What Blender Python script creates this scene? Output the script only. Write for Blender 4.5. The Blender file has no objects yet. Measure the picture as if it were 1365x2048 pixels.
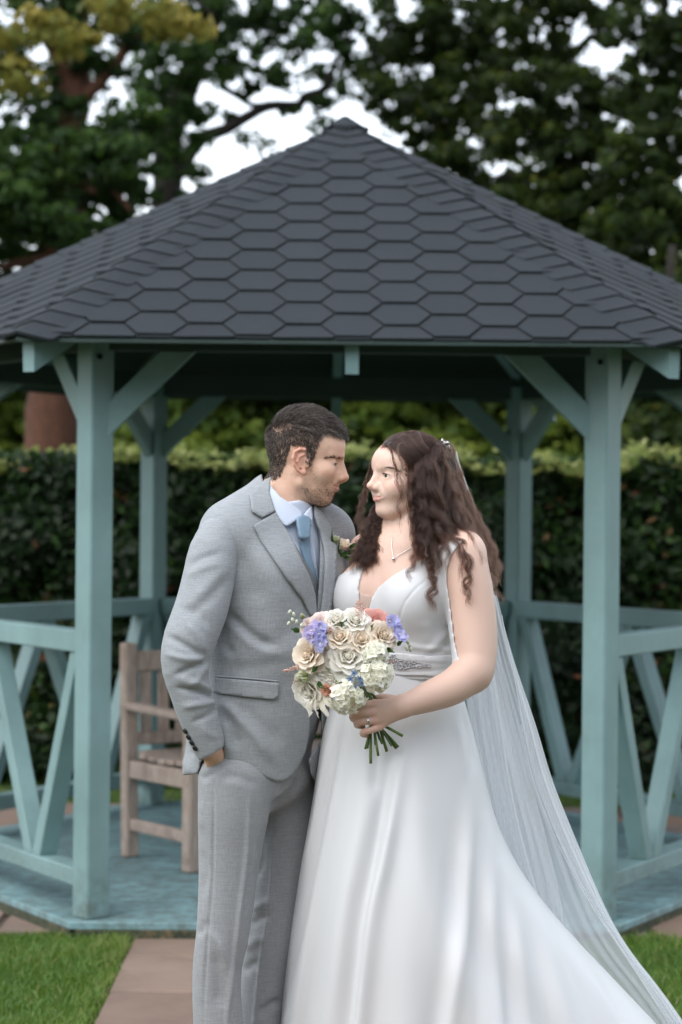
import bpy, bmesh, math, random
import numpy as np
from mathutils import Vector, Matrix
from mathutils.bvhtree import BVHTree

R = math.radians
random.seed(7)
RNG = np.random.default_rng(7)
sc = bpy.context.scene
COL = sc.collection

# ------------------------------------------------------------------ camera
F = 4500.0              # focal length in photograph pixels (2048 px tall frame)
CAMZ = 1.55
ROLL = R(0.55)
cam_d = bpy.data.cameras.new('camera')
cam = bpy.data.objects.new('camera', cam_d)
COL.objects.link(cam)
cam.matrix_world = Matrix.Translation((0, 0, CAMZ)) @ Matrix.Rotation(R(90), 4, 'X') @ Matrix.Rotation(ROLL, 4, 'Z')
cam_d.sensor_fit = 'VERTICAL'
cam_d.sensor_height = 36.0
cam_d.sensor_width = 24.0
cam_d.lens = F / 2048 * 36
cam_d.clip_start = 0.05
cam_d.clip_end = 3000
cam_d.dof.use_dof = True
cam_d.dof.focus_distance = 5.08
cam_d.dof.aperture_fstop = 3.6
sc.camera = cam

# ------------------------------------------------------------------ sky, sun, exposure
SUN_EL, SUN_AZ = R(54), R(222)      # azimuth from +Y towards +X: a veiled sun high on the left, a little behind the camera
world = bpy.data.worlds.new('World')
sc.world = world
world.use_nodes = True
wn = world.node_tree
sky = wn.nodes.new('ShaderNodeTexSky')
sky.sky_type = 'NISHITA'
sky.sun_disc = False
sky.sun_elevation = SUN_EL
sky.sun_rotation = SUN_AZ
sky.dust_density = 1.0
sky.air_density = 1.0
sky.ozone_density = 1.0
hs = wn.nodes.new('ShaderNodeHueSaturation')
hs.inputs["Saturation"].default_value = 0.34
wn.links.new(sky.outputs[0], hs.inputs['Color'])
bg = wn.nodes['Background']
wn.links.new(hs.outputs[0], bg.inputs['Color'])
bg.inputs['Strength'].default_value = 0.13
sun_d = bpy.data.lights.new('sun', 'SUN')
sun = bpy.data.objects.new('sun', sun_d)
COL.objects.link(sun)
sun_d.energy = 0.65
sun_d.angle = R(80)
sun_d.color = (1.0, 0.94, 0.86)
sdir = Vector((math.sin(SUN_AZ) * math.cos(SUN_EL), math.cos(SUN_AZ) * math.cos(SUN_EL), math.sin(SUN_EL)))
sun.rotation_euler = sdir.to_track_quat('Z', 'Y').to_euler()
sc.view_settings.view_transform = 'Standard'
sc.view_settings.look = 'None'
sc.view_settings.gamma = 1.0
sc.view_settings.use_curve_mapping = False
sc.view_settings.exposure = 1.58
sc.render.engine = 'CYCLES'
sc.cycles.use_denoising = True
sc.cycles.max_bounces = 8
sc.cycles.transparent_max_bounces = 24
sc.cycles.caustics_reflective = False
sc.cycles.caustics_refractive = False

# ------------------------------------------------------------------ helpers
_c, _s = math.cos(ROLL), math.sin(ROLL)
def at(px, py, Y):
    """photograph pixel + distance from the camera plane -> point in the place"""
    dx, dy = px - 682.5, py - 1024.0
    ux, uy = _c * dx + _s * dy, -_s * dx + _c * dy
    return Vector((ux / F * Y, Y, CAMZ - uy / F * Y))

def topx(X, Y, Z):
    """points -> photograph pixels (numpy)"""
    ux, uy = X / Y * F, (CAMZ - Z) / Y * F
    return 682.5 + _c * ux - _s * uy, 1024.0 + _s * ux + _c * uy

def tag(o, label=None, cat=None, group=None, kind=None):
    if label: o['label'] = label
    if cat: o['category'] = cat
    if group: o['group'] = group
    if kind: o['kind'] = kind
    return o

def empty(name, loc=(0, 0, 0), rz=0.0, parent=None):
    o = bpy.data.objects.new(name, None)
    o.empty_display_size = 0.1
    o.location = loc
    o.rotation_euler = (0, 0, rz)
    COL.objects.link(o)
    if parent: o.parent = parent
    return o

def link(name, me, mat=None, parent=None, smooth=False):
    o = bpy.data.objects.new(name, me)
    COL.objects.link(o)
    if mat is not None and len(me.materials) == 0: me.materials.append(mat)
    if smooth and len(me.polygons): me.polygons.foreach_set('use_smooth', [True] * len(me.polygons))
    if parent: o.parent = parent
    return o

def mesh(name, verts, faces, mat=None, parent=None, smooth=False):
    me = bpy.data.meshes.new(name)
    me.from_pydata([tuple(v) for v in verts], [], [tuple(f) for f in faces])
    me.update()
    return link(name, me, mat, parent, smooth)

def np_mesh(name, V, Q, mat=None, parent=None, smooth=True):
    """V (n,3) float, Q (m,k) int, k = 3 or 4"""
    V = np.asarray(V, dtype=np.float32); Q = np.asarray(Q, dtype=np.int32)
    me = bpy.data.meshes.new(name)
    k = Q.shape[1]
    me.vertices.add(len(V)); me.vertices.foreach_set('co', V.ravel())
    me.loops.add(Q.size); me.loops.foreach_set('vertex_index', Q.ravel())
    me.polygons.add(len(Q)); me.polygons.foreach_set('loop_start', np.arange(0, Q.size, k, dtype=np.int32))
    if smooth: me.polygons.foreach_set('use_smooth', np.ones(len(Q), dtype=bool))
    me.update(calc_edges=True); me.validate()
    return link(name, me, mat, parent)

def bm_link(name, bm, mat=None, parent=None, smooth=False):
    me = bpy.data.meshes.new(name)
    bmesh.ops.recalc_face_normals(bm, faces=bm.faces)
    bm.to_mesh(me); bm.free()
    return link(name, me, mat, parent, smooth)

def box_bm(bm, M, sx, sy, sz, bevel=0.0):
    """box of size sx,sy,sz centred on the frame M"""
    r = bmesh.ops.create_cube(bm, size=1.0, matrix=M @ Matrix.Diagonal((sx, sy, sz, 1)))
    if bevel:
        es = list({e for v in r['verts'] for e in v.link_edges})
        bmesh.ops.bevel(bm, geom=es, offset=bevel, segments=1, affect='EDGES', profile=0.5)

def beam(name, a, b, w, h, mat, parent, up=(0, 0, 1), bevel=0.004, smooth=False):
    """squared timber from a to b: w across, h along 'up'"""
    a, b = Vector(a), Vector(b)
    d = (b - a); L = d.length; d.normalize()
    x = d.cross(Vector(up)).normalized(); u = x.cross(d).normalized()
    M = Matrix((x, d, u)).transposed().to_4x4()
    M.translation = (a + b) / 2
    bm = bmesh.new(); box_bm(bm, M, w, L, h, bevel)
    return bm_link(name, bm, mat, parent, smooth)

def prism_bm(bm, pts, n, t0, t1):
    """extrude a planar polygon (list of Vector) along n from t0 to t1"""
    n = Vector(n)
    lo = [bm.verts.new(p + n * t0) for p in pts]
    hi = [bm.verts.new(p + n * t1) for p in pts]
    k = len(pts)
    bm.faces.new(hi); bm.faces.new(lo[::-1])
    for i in range(k):
        bm.faces.new((lo[i], lo[(i + 1) % k], hi[(i + 1) % k], hi[i]))

def clip_poly(poly, planes):
    """2-D convex clip; planes are (nx, ny, c): keep nx*x+ny*y<=c"""
    for nx, ny, c in planes:
        out = []
        for i in range(len(poly)):
            p, q = poly[i], poly[(i + 1) % len(poly)]
            dp, dq = nx * p[0] + ny * p[1] - c, nx * q[0] + ny * q[1] - c
            if dp <= 0: out.append(p)
            if (dp < 0) != (dq < 0) and dp != dq:
                t = dp / (dp - dq)
                if 0 < t < 1: out.append((p[0] + (q[0] - p[0]) * t, p[1] + (q[1] - p[1]) * t))
        poly = out
        if len(poly) < 3: return []
    return poly

def tube_mesh(name, pts, radii, mat, parent=None, seg=8, caps=True):
    """round tube through pts"""
    V, Q = tube_data(pts, radii, seg)
    n = len(pts)
    faces = [tuple(q) for q in Q]
    if caps:
        faces.append(tuple(range(seg))[::-1]); faces.append(tuple(range((n - 1) * seg, n * seg)))
    return mesh(name, V, faces, mat, parent, True)

def tube_data(pts, radii, seg=8):
    P = np.array([tuple(p) for p in pts], dtype=float)
    n = len(P)
    if np.isscalar(radii): radii = [radii] * n
    T = np.gradient(P, axis=0); T /= np.linalg.norm(T, axis=1)[:, None] + 1e-12
    ref = np.array([0.0, 0, 1]) if abs(T[0, 2]) < 0.9 else np.array([1.0, 0, 0])
    V = []
    for i in range(n):
        x = np.cross(T[i], ref); x /= np.linalg.norm(x) + 1e-12
        y = np.cross(x, T[i]); ref = y
        for k in range(seg):
            a = 2 * math.pi * k / seg
            V.append(P[i] + radii[i] * (math.cos(a) * x + math.sin(a) * y))
    Q = []
    for i in range(n - 1):
        for k in range(seg):
            k2 = (k + 1) % seg
            Q.append((i * seg + k, i * seg + k2, (i + 1) * seg + k2, (i + 1) * seg + k))
    return np.array(V), Q

def catmull(pts, n):
    """resample a polyline smoothly to n points (any dimension)"""
    P = np.array([tuple(p) for p in pts], dtype=float)
    m = len(P)
    E = np.vstack([2 * P[0] - P[1], P, 2 * P[-1] - P[-2]])
    t = np.linspace(0, m - 1 - 1e-9, n)
    i = t.astype(int); f = (t - i)[:, None]
    p0, p1, p2, p3 = E[i], E[i + 1], E[i + 2], E[i + 3]
    return 0.5 * (2 * p1 + (p2 - p0) * f + (2 * p0 - 5 * p1 + 4 * p2 - p3) * f ** 2 + (3 * p1 - p0 - 3 * p2 + p3) * f ** 3)

# ------------------------------------------------------------------ node helper
class NT:
    def __init__(self, name):
        self.m = bpy.data.materials.new(name); self.m.use_nodes = True
        self.t = self.m.node_tree; self.n = self.t.nodes
        self.b = self.n['Principled BSDF']; self.out = self.n['Material Output']
        self.tc = self.n.new('ShaderNodeTexCoord')
    def node(self, typ, **kw):
        x = self.n.new(typ)
        for k, v in kw.items(): setattr(x, k, v)
        return x
    def put(self, sock, v):
        if isinstance(v, bpy.types.NodeSocket): self.t.links.new(v, sock)
        elif v is not None:
            if sock.type == 'RGBA' and len(v) == 3: v = (*v, 1)
            sock.default_value = v
    def set(self, **kw):
        names = dict(color='Base Color', rough='Roughness', metal='Metallic', normal='Normal', spec='Specular IOR Level', alpha='Alpha',
                     sss='Subsurface Weight', sssr='Subsurface Radius', ssss='Subsurface Scale', sheen='Sheen Weight', trans='Transmission Weight', coat='Coat Weight')
        for k, v in kw.items(): self.put(self.b.inputs[names[k]], v)
        return self
    def coord(self, scale=(1, 1, 1), kind='Object', rot=(0, 0, 0)):
        mp = self.node('ShaderNodeMapping')
        mp.inputs['Scale'].default_value = scale; mp.inputs['Rotation'].default_value = rot
        self.t.links.new(self.tc.outputs[kind], mp.inputs['Vector'])
        return mp.outputs[0]
    def noise(self, scale=5, detail=4, rough=0.55, vec=None, dist=0.0):
        x = self.node('ShaderNodeTexNoise')
        x.inputs['Scale'].default_value = scale; x.inputs['Detail'].default_value = detail
        x.inputs['Roughness'].default_value = rough; x.inputs['Distortion'].default_value = dist
        self.t.links.new(vec if vec is not None else self.tc.outputs['Object'], x.inputs['Vector'])
        return x.outputs['Fac']
    def ramp(self, fac, stops):
        x = self.node('ShaderNodeValToRGB')
        e = x.color_ramp.elements
        while len(e) < len(stops): e.new(0.5)
        for el, (p, c) in zip(e, stops):
            el.position = p; el.color = (*c, 1) if len(c) == 3 else c
        self.t.links.new(fac, x.inputs['Fac'])
        return x.outputs['Color']
    def mix(self, fac, a, b, mode='MIX'):
        x = self.node('ShaderNodeMix', data_type='RGBA', blend_type=mode)
        self.put(x.inputs[0], fac); self.put(x.inputs[6], a); self.put(x.inputs[7], b)
        return x.outputs[2]
    def math(self, op, a, b=0.0, c=None):
        x = self.node('ShaderNodeMath', operation=op)
        self.put(x.inputs[0], a); self.put(x.inputs[1], b)
        if c is not None: self.put(x.inputs[2], c)
        return x.outputs[0]
    def bump(self, h, strength=0.3, dist=0.01):
        x = self.node('ShaderNodeBump')
        x.inputs['Strength'].default_value = strength; x.inputs['Distance'].default_value = dist
        self.t.links.new(h, x.inputs['Height'])
        self.t.links.new(x.outputs[0], self.b.inputs['Normal'])
        return self
    def rand(self):
        return self.node('ShaderNodeObjectInfo').outputs['Random']
    def attr(self, name, out='Fac'):
        x = self.node('ShaderNodeAttribute'); x.attribute_name = name
        return x.outputs[out]

def plain(name, color, rough=0.6, **kw):
    t = NT(name); t.set(color=color, rough=rough, **kw); return t.m
# ------------------------------------------------------------------ materials of the setting
def m_grass_ground():
    t = NT('lawn_soil')
    n = t.noise(6, 6); n2 = t.noise(60, 3)
    c = t.ramp(n, [(0.3, (0.030, 0.055, 0.012)), (0.7, (0.055, 0.085, 0.020))])
    t.set(color=t.mix(0.35, c, t.ramp(n2, [(0.35, (0.02, 0.03, 0.01)), (0.7, (0.09, 0.10, 0.03))])), rough=0.95)
    t.bump(n2, 0.6, 0.02); return t.m
def m_blade():
    t = NT('grass_blade')
    v = t.attr('tint')
    t.set(color=t.ramp(v, [(0.0, (0.030, 0.085, 0.010)), (0.5, (0.078, 0.175, 0.020)), (0.8, (0.17, 0.25, 0.045)), (1.0, (0.34, 0.30, 0.13))]), rough=0.55)
    tr = t.node('ShaderNodeBsdfTranslucent'); tr.inputs['Color'].default_value = (0.22, 0.36, 0.05, 1)
    ms = t.node('ShaderNodeMixShader'); ms.inputs[0].default_value = 0.3
    t.t.links.new(t.b.outputs[0], ms.inputs[1]); t.t.links.new(tr.outputs[0], ms.inputs[2]); t.t.links.new(ms.outputs[0], t.out.inputs[0])
    return t.m
def m_slab():
    t = NT('paving_stone')
    r = t.rand()
    base = t.ramp(r, [(0.0, (0.17, 0.115, 0.085)), (0.35, (0.235, 0.175, 0.145)), (0.7, (0.245, 0.155, 0.095)), (1.0, (0.19, 0.155, 0.14))])
    n = t.noise(5, 8, 0.62, dist=0.4); n2 = t.noise(90, 4, 0.7)
    c = t.mix(0.42, base, t.ramp(n, [(0.25, (0.09, 0.065, 0.052)), (0.5, (0.20, 0.145, 0.115)), (0.75, (0.27, 0.20, 0.16))]))
    c = t.mix(t.ramp(t.noise(2.2, 5), [(0.55, (0, 0, 0)), (0.75, (0.5, 0.5, 0.5))]), c, (0.12, 0.105, 0.09))
    t.set(color=c, rough=0.85)
    t.bump(t.math('ADD', n, t.math('MULTIPLY', n2, 0.4)), 0.5, 0.008); return t.m
def m_leaf(name, stops, trl=0.35, trc=(0.18, 0.30, 0.04), rough=0.5):
    t = NT(name)
    t.set(color=t.ramp(t.attr('tint'), stops), rough=rough, spec=0.15)
    tr = t.node('ShaderNodeBsdfTranslucent'); tr.inputs['Color'].default_value = (*trc, 1)
    ms = t.node('ShaderNodeMixShader'); ms.inputs[0].default_value = trl
    t.t.links.new(t.b.outputs[0], ms.inputs[1]); t.t.links.new(tr.outputs[0], ms.inputs[2]); t.t.links.new(ms.outputs[0], t.out.inputs[0])
    return t.m
def m_bark(name, a, b):
    t = NT(name)
    n = t.noise(7, 6, 0.65, t.coord((6, 6, 1.1)), 0.6)
    t.set(color=t.ramp(n, [(0.3, a), (0.7, b)]), rough=0.9)
    t.bump(n, 0.9, 0.04); return t.m

def add_tint(o, vals):
    a = o.data.attributes.new('tint', 'FLOAT', 'FACE')
    a.data.foreach_set('value', np.asarray(vals, dtype=np.float32))

def leaf_quads(C, N, size, aspect=1.7, rng=RNG, fold=0.0):
    """diamond leaves at C facing roughly N (unit), random turn"""
    n = len(C)
    N = N + rng.normal(0, 0.45, (n, 3)); N /= np.linalg.norm(N, axis=1)[:, None]
    T = np.cross(N, rng.normal(0, 1, (n, 3))); T /= np.linalg.norm(T, axis=1)[:, None]
    B = np.cross(N, T)
    L = (size * aspect / 2)[:, None] if np.ndim(size) else size * aspect / 2
    W = (size / 2)[:, None] if np.ndim(size) else size / 2
    V = np.stack([C - T * L, C + B * W - T * L * 0.1 + N * L * fold, C + T * L, C - B * W - T * L * 0.1 + N * L * fold], axis=1).reshape(-1, 3)
    return V, np.arange(4 * n).reshape(-1, 4)

# ------------------------------------------------------------------ ground
lawn = mesh('lawn', [(-400, -60, 0), (400, -60, 0), (400, 600, 0), (-400, 600, 0)], [(0, 1, 2, 3)], m_grass_ground())
tag(lawn, 'short green lawn on both sides of the paved path', 'lawn', kind='structure')

SLAB = m_slab()
PX0, PX1 = -0.735, 0.80
path = mesh('path', [(PX0, 2.0, 0.004), (PX1, 2.0, 0.004), (PX1, 8.13, 0.004), (PX0, 8.13, 0.004)], [(0, 1, 2, 3)], plain('joint_sand', (0.035, 0.030, 0.020), 0.95))
tag(path, 'brown stone path leading up to the gazebo', 'path', kind='structure')
rows = [8.12, 7.74, 7.15, 6.56, 5.97, 5.38, 4.79, 4.2, 3.6, 3.0, 2.4]
splits = [(-0.735, 0.02, 0.80), (-0.735, -0.05, 0.80)]
def slab(x0, x1, y0, y1, parent, z=0.022):
    g = 0.013
    o = []
    for (x, y) in ((x0 + g, y0 + g), (x1 - g, y0 + g), (x1 - g, y1 - g), (x0 + g, y1 - g)):
        o.append(Vector((x + random.uniform(-.003, .003), y + random.uniform(-.003, .003), 0)))
    bm = bmesh.new(); prism_bm(bm, o, (0, 0, 1), 0.0, z + random.uniform(-.003, .003))
    es = [e for e in bm.edges if all(v.co.z > 0.01 for v in e.verts)]
    bmesh.ops.bevel(bm, geom=es, offset=0.006, segments=1, affect='EDGES')
    return bm_link('paving_slab', bm, SLAB, parent)
for i in range(len(rows) - 1):
    s = splits[i % 2]
    for a, b in zip(s[:-1], s[1:]): slab(a, b, rows[i + 1], rows[i], path)

# paved apron round the gazebo (the bed under it shows at both sides of the deck)
apron = mesh('pavement', [(-3.4, 8.16, 0.003), (3.4, 8.16, 0.003), (3.4, 11.75, 0.003), (-3.4, 11.75, 0.003)], [(0, 1, 2, 3)], plain('bedding_sand', (0.08, 0.06, 0.045), 0.95))
tag(apron, 'brown stone paving the gazebo stands on', 'pavement', kind='structure')
for iy in range(6):
    y0, y1 = 8.17 + iy * 0.595, 8.17 + (iy + 1) * 0.595
    off = 0.3 * (iy % 2)
    for ix in range(-6, 6):
        x0, x1 = ix * 0.6 + off - 0.05, (ix + 1) * 0.6 + off - 0.05
        if x0 < -3.4 or x1 > 3.4: continue
        cxm = 0.5 * (x0 + x1)
        if abs(cxm) < 0.75 or (abs(cxm) < 1.3 and iy > 1 and iy < 5): continue      # wholly under the deck
        slab(x0, x1, y0, y1, apron, 0.018)

# grass blades
def grass(n, boxes, name, label):
    C = []
    for (x0, x1, y0, y1, dens) in boxes:
        k = int((x1 - x0) * (y1 - y0) * dens)
        C.append(np.stack([RNG.uniform(x0, x1, k), RNG.uniform(y0, y1, k), np.zeros(k)], 1))
    C = np.vstack(C); k = len(C)
    patch = 0.5 + 0.5 * np.sin(C[:, 0] * 5.1 + 1.3 * np.sin(C[:, 1] * 3.7)) * np.sin(C[:, 1] * 4.3 + C[:, 0])
    bare = np.sin(C[:, 0] * 9.7 + 2 * np.sin(C[:, 1] * 6.1)) * np.sin(C[:, 1] * 8.3 + 1.7 * np.sin(C[:, 0] * 5.2))
    keep = RNG.random(k) > np.clip((bare - .55) * 2.2, 0, .85)
    C, patch, bare = C[keep], patch[keep], bare[keep]; k = len(C)
    h = RNG.uniform(0.014, 0.046, k) * (0.6 + 0.8 * patch)
    a = RNG.uniform(0, 2 * np.pi, k); lean = RNG.normal(0, 0.55, (k, 2))
    w = RNG.uniform(0.0014, 0.0028, k)
    dx, dy = np.cos(a) * w, np.sin(a) * w
    tip = C + np.stack([lean[:, 0] * h, lean[:, 1] * h, h], 1)
    mid = C + np.stack([lean[:, 0] * h * .35, lean[:, 1] * h * .35, h * .6], 1)
    D = np.stack([dx, dy, 0 * dx], 1)
    V = np.stack([C - D, C + D, mid + D * .8, tip, mid - D * .8], 1).reshape(-1, 3)
    b = np.arange(k)[:, None] * 5
    Q = np.concatenate([b + np.array([[0, 1, 2, 4]]), b + np.array([[4, 2, 3, 3]])], 0)
    quads = b + np.array([[0, 1, 2, 4]]); tris = b + np.array([[4, 2, 3]])
    me = bpy.data.meshes.new(name)
    me.vertices.add(len(V)); me.vertices.foreach_set('co', V.astype(np.float32).ravel())
    li = np.concatenate([quads.ravel(), tris.ravel()]).astype(np.int32)
    ls = np.concatenate([np.arange(k) * 4, 4 * k + np.arange(k) * 3]).astype(np.int32)
    me.loops.add(len(li)); me.loops.foreach_set('vertex_index', li)
    me.polygons.add(2 * k); me.polygons.foreach_set('loop_start', ls)
    me.update(calc_edges=True)
    o = link(name, me, m_blade())
    tint = np.clip(RNG.normal(0.42, 0.2, k) + 0.30 * (patch - .5) + 0.22 * np.exp(-np.minimum(np.abs(C[:, 0] - PX0), np.abs(C[:, 0] - PX1)) / .06) + (RNG.random(k) < 0.05) * 0.5, 0, 1)
    add_tint(o, np.tile(tint, 2))
    tag(o, label, 'grass', kind='stuff')
    return o
grass(0, [(-1.75, PX0 - 0.01, 6.55, 8.15, 19000), (PX1 + 0.03, 2.0, 6.55, 8.15, 19000), (PX0 - .01, PX0 + .012, 6.5, 8.15, 6000), (PX1 - .012, PX1 + .03, 6.5, 8.15, 6000), (-0.98, PX0, 8.0, 8.2, 9000),
          (-3.2, 3.2, 11.8, 12.8, 2600), (-1.4, PX0 - .01, 4.2, 6.55, 4000), (PX1 + .03, 1.6, 4.2, 6.55, 4000)], 'grass', 'short green grass blades covering the lawn')

# ------------------------------------------------------------------ hedge
def hedge():
    root = empty('hedge', (0, 12.9, 0))
    tag(root, 'long clipped dark green hedge running behind the gazebo', 'hedge')
    Y0, Y1, H, X = -0.35, 1.0, 1.86, 4.2
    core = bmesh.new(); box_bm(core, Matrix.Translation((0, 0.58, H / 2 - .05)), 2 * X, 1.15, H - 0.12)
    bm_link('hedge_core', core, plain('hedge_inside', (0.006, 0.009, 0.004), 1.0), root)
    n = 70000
    C = np.stack([RNG.uniform(-X, X, n), RNG.uniform(Y0, Y0 + 0.30, n), RNG.uniform(0.02, H, n)], 1)
    wob = 0.09 * np.sin(C[:, 0] * 3.1 + C[:, 2] * 2) + 0.07 * np.sin(C[:, 0] * 7.3 - C[:, 2] * 5.1) + 0.05 * np.sin(C[:, 2] * 11 + C[:, 0] * 2)
    C[:, 1] += wob
    N = np.tile([0.0, -1.0, 0.35], (n, 1))
    V, Q = leaf_quads(C, N, RNG.uniform(0.025, 0.055, n))
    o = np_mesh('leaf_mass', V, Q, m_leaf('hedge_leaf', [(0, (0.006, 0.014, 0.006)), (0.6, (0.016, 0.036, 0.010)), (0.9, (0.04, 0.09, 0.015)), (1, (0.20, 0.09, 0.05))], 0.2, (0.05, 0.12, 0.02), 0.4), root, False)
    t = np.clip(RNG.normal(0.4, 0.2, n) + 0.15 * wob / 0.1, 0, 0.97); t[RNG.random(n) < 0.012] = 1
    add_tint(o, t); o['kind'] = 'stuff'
    # new growth along the top, its sunlit brightness put into the leaf colour
    n = 26000
    x = RNG.uniform(-X, X, n)
    top = 0.03 * np.sin(x * 4.3) + 0.025 * np.sin(x * 11.1 + 1) + 0.015 * np.sin(x * 23)
    C = np.stack([x, RNG.uniform(Y0 - 0.06, Y1, n), H - 0.05 + np.abs(RNG.normal(0, 0.04, n)) + top - 0.015], 1)
    N = np.tile([0.0, -0.35, 1.0], (n, 1))
    V, Q = leaf_quads(C, N, RNG.uniform(0.022, 0.05, n))
    o = np_mesh('top_growth', V, Q, m_leaf('hedge_sunlit_new_leaf', [(0, (0.06, 0.10, 0.02)), (0.5, (0.14, 0.175, 0.045)), (0.93, (0.36, 0.37, 0.16)), (1, (0.40, 0.38, 0.18))], 0.4, (0.45, 0.50, 0.15)), root, False)
    add_tint(o, np.clip(RNG.normal(0.5, 0.24, n), 0, 1)); o['kind'] = 'stuff'
hedge()

# ------------------------------------------------------------------ trees behind the hedge
def limb_path(a, b, sag, n=7, jit=0.06):
    a, b = Vector(a), Vector(b)
    P = []
    for i in range(n):
        t = i / (n - 1)
        p = a.lerp(b, t) + Vector((random.uniform(-jit, jit), random.uniform(-jit, jit), sag * math.sin(math.pi * t) + random.uniform(-jit, jit))) * (0 if i in (0, n - 1) else 1)
        P.append(p)
    return catmull(P, 16)

def tree(name, label, base, trunk_pts, trunk_r, limbs, clumps, leaf, leafmat, barkmat, group='trees behind the hedge', spray=21):
    """clumps: (x,y,z,rx,ry,rz,density) in world; leaves spread through each clump"""
    root = empty(name, base)
    tag(root, label, 'tree', group)
    bx = Vector(base)
    tp = catmull([Vector(p) - bx for p in trunk_pts], 18)
    rr = np.interp(np.linspace(0, 1, 18), np.linspace(0, 1, len(trunk_r)), trunk_r) * (1 + 0.06 * np.sin(np.arange(18) * 2.1))
    tr = tube_mesh('trunk', tp, list(rr), barkmat, root, 12)
    for (a, b, r0, r1, sag) in limbs:
        P = limb_path(Vector(a) - bx, Vector(b) - bx, sag)
        tube_mesh('limb', P, list(np.linspace(r0, r1, 16)), barkmat, root, 7)
    Vs, ts = [], []
    for (x, y, z, rx, ry, rz, d) in clumps:
        # sprays: small dense tufts scattered through the clump, so that sky shows between them
        ns = max(2, int(d * spray)); m = 46; n = ns * m
        q = RNG.normal(0, 1, (ns, 3)); q /= np.linalg.norm(q, axis=1)[:, None]
        q *= (RNG.random(ns) ** 0.4)[:, None] * 1.25
        w = np.repeat(np.arange(ns), m)
        u = RNG.normal(0, 1, (n, 3)); u /= np.linalg.norm(u, axis=1)[:, None]
        sr = np.repeat(RNG.uniform(0.07, 0.20, ns), m)
        P = q[w]
        C = np.array([x, y - 0.4, z]) - np.array(tuple(bx)) + P * np.array([rx, ry, rz]) + u * (sr * RNG.random(n) ** 0.5)[:, None] * np.array([1.25, 1.0, 0.75])
        V, _ = leaf_quads(C, u, RNG.uniform(leaf * 0.7, leaf * 1.3, n))
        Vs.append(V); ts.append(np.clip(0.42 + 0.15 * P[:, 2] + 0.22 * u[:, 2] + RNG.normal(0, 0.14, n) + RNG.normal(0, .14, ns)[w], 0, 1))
    if Vs:
        V = np.vstack(Vs)
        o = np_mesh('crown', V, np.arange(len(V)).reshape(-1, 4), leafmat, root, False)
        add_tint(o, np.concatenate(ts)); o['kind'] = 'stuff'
    return root

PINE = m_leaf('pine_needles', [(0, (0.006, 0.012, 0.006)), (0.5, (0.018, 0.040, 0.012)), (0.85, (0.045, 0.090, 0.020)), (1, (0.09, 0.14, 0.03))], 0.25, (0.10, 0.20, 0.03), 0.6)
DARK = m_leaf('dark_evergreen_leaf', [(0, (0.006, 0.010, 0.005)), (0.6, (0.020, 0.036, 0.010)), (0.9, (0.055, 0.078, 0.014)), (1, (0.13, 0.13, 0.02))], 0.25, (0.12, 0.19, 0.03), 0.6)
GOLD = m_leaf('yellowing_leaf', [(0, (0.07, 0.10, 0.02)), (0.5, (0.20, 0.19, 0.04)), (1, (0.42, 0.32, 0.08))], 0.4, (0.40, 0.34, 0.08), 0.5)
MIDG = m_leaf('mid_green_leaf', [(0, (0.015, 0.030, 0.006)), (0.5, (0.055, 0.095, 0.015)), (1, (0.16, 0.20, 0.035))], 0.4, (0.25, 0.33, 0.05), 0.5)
BARK_RED = m_bark('red_pine_bark', (0.05, 0.022, 0.014), (0.19, 0.080, 0.045))
BARK_DK = m_bark('dark_bark', (0.008, 0.007, 0.006), (0.030, 0.023, 0.018))

def clump(px, py, Y, rpx, rpy, d=1.0, ry=None):
    p = at(px, py, Y); k = Y / F
    return (p.x, p.y, p.z, rpx * k, ry if ry else rpx * k * 0.8, rpy * k, d)

# far wood behind the hedge; unseen trees added behind the camera block low sky
def woodland_and_blocker():
    n = 24000
    a = RNG.uniform(R(118), R(242), n); rad = RNG.uniform(17, 19, n)
    h = 9.0 + 0.9 * np.sin(a * 9) + 0.5 * np.sin(a * 23 + 1)
    far = RNG.random(n) < .22
    a = np.where(far, RNG.uniform(R(-22), R(22), n), a); rad = np.where(far, RNG.uniform(42, 45, n), rad); h = np.where(far, 4.0 + .25 * np.sin(a * 60) + .15 * np.sin(a * 137), h)
    C = np.stack([rad * np.sin(a), rad * np.cos(a), RNG.random(n) * h], 1)
    N = -C * np.array([1, 1, 0]); N /= np.linalg.norm(N, axis=1)[:, None]
    V, Q = leaf_quads(C, N, RNG.uniform(0.45, 0.9, n), 1.4)
    o = np_mesh('woodland_and_blocker', V, Q, DARK, None, False)
    add_tint(o, np.clip(RNG.normal(.45, .2, n), 0, 1))
    tag(o, 'far dark mass of trees beyond the hedge, plus unseen trees added behind the camera to block low sky', 'woodland_and_blocker', kind='stuff')
woodland_and_blocker()
Y = 23.0
g = at(104, 885, Y)
tp = [(g.x, Y, 0)] + [tuple(at(px, py, Y)) for px, py in ((104, 885), (108, 790), (120, 600), (128, 380), (140, 180), (150, -60), (160, -500))]
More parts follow.
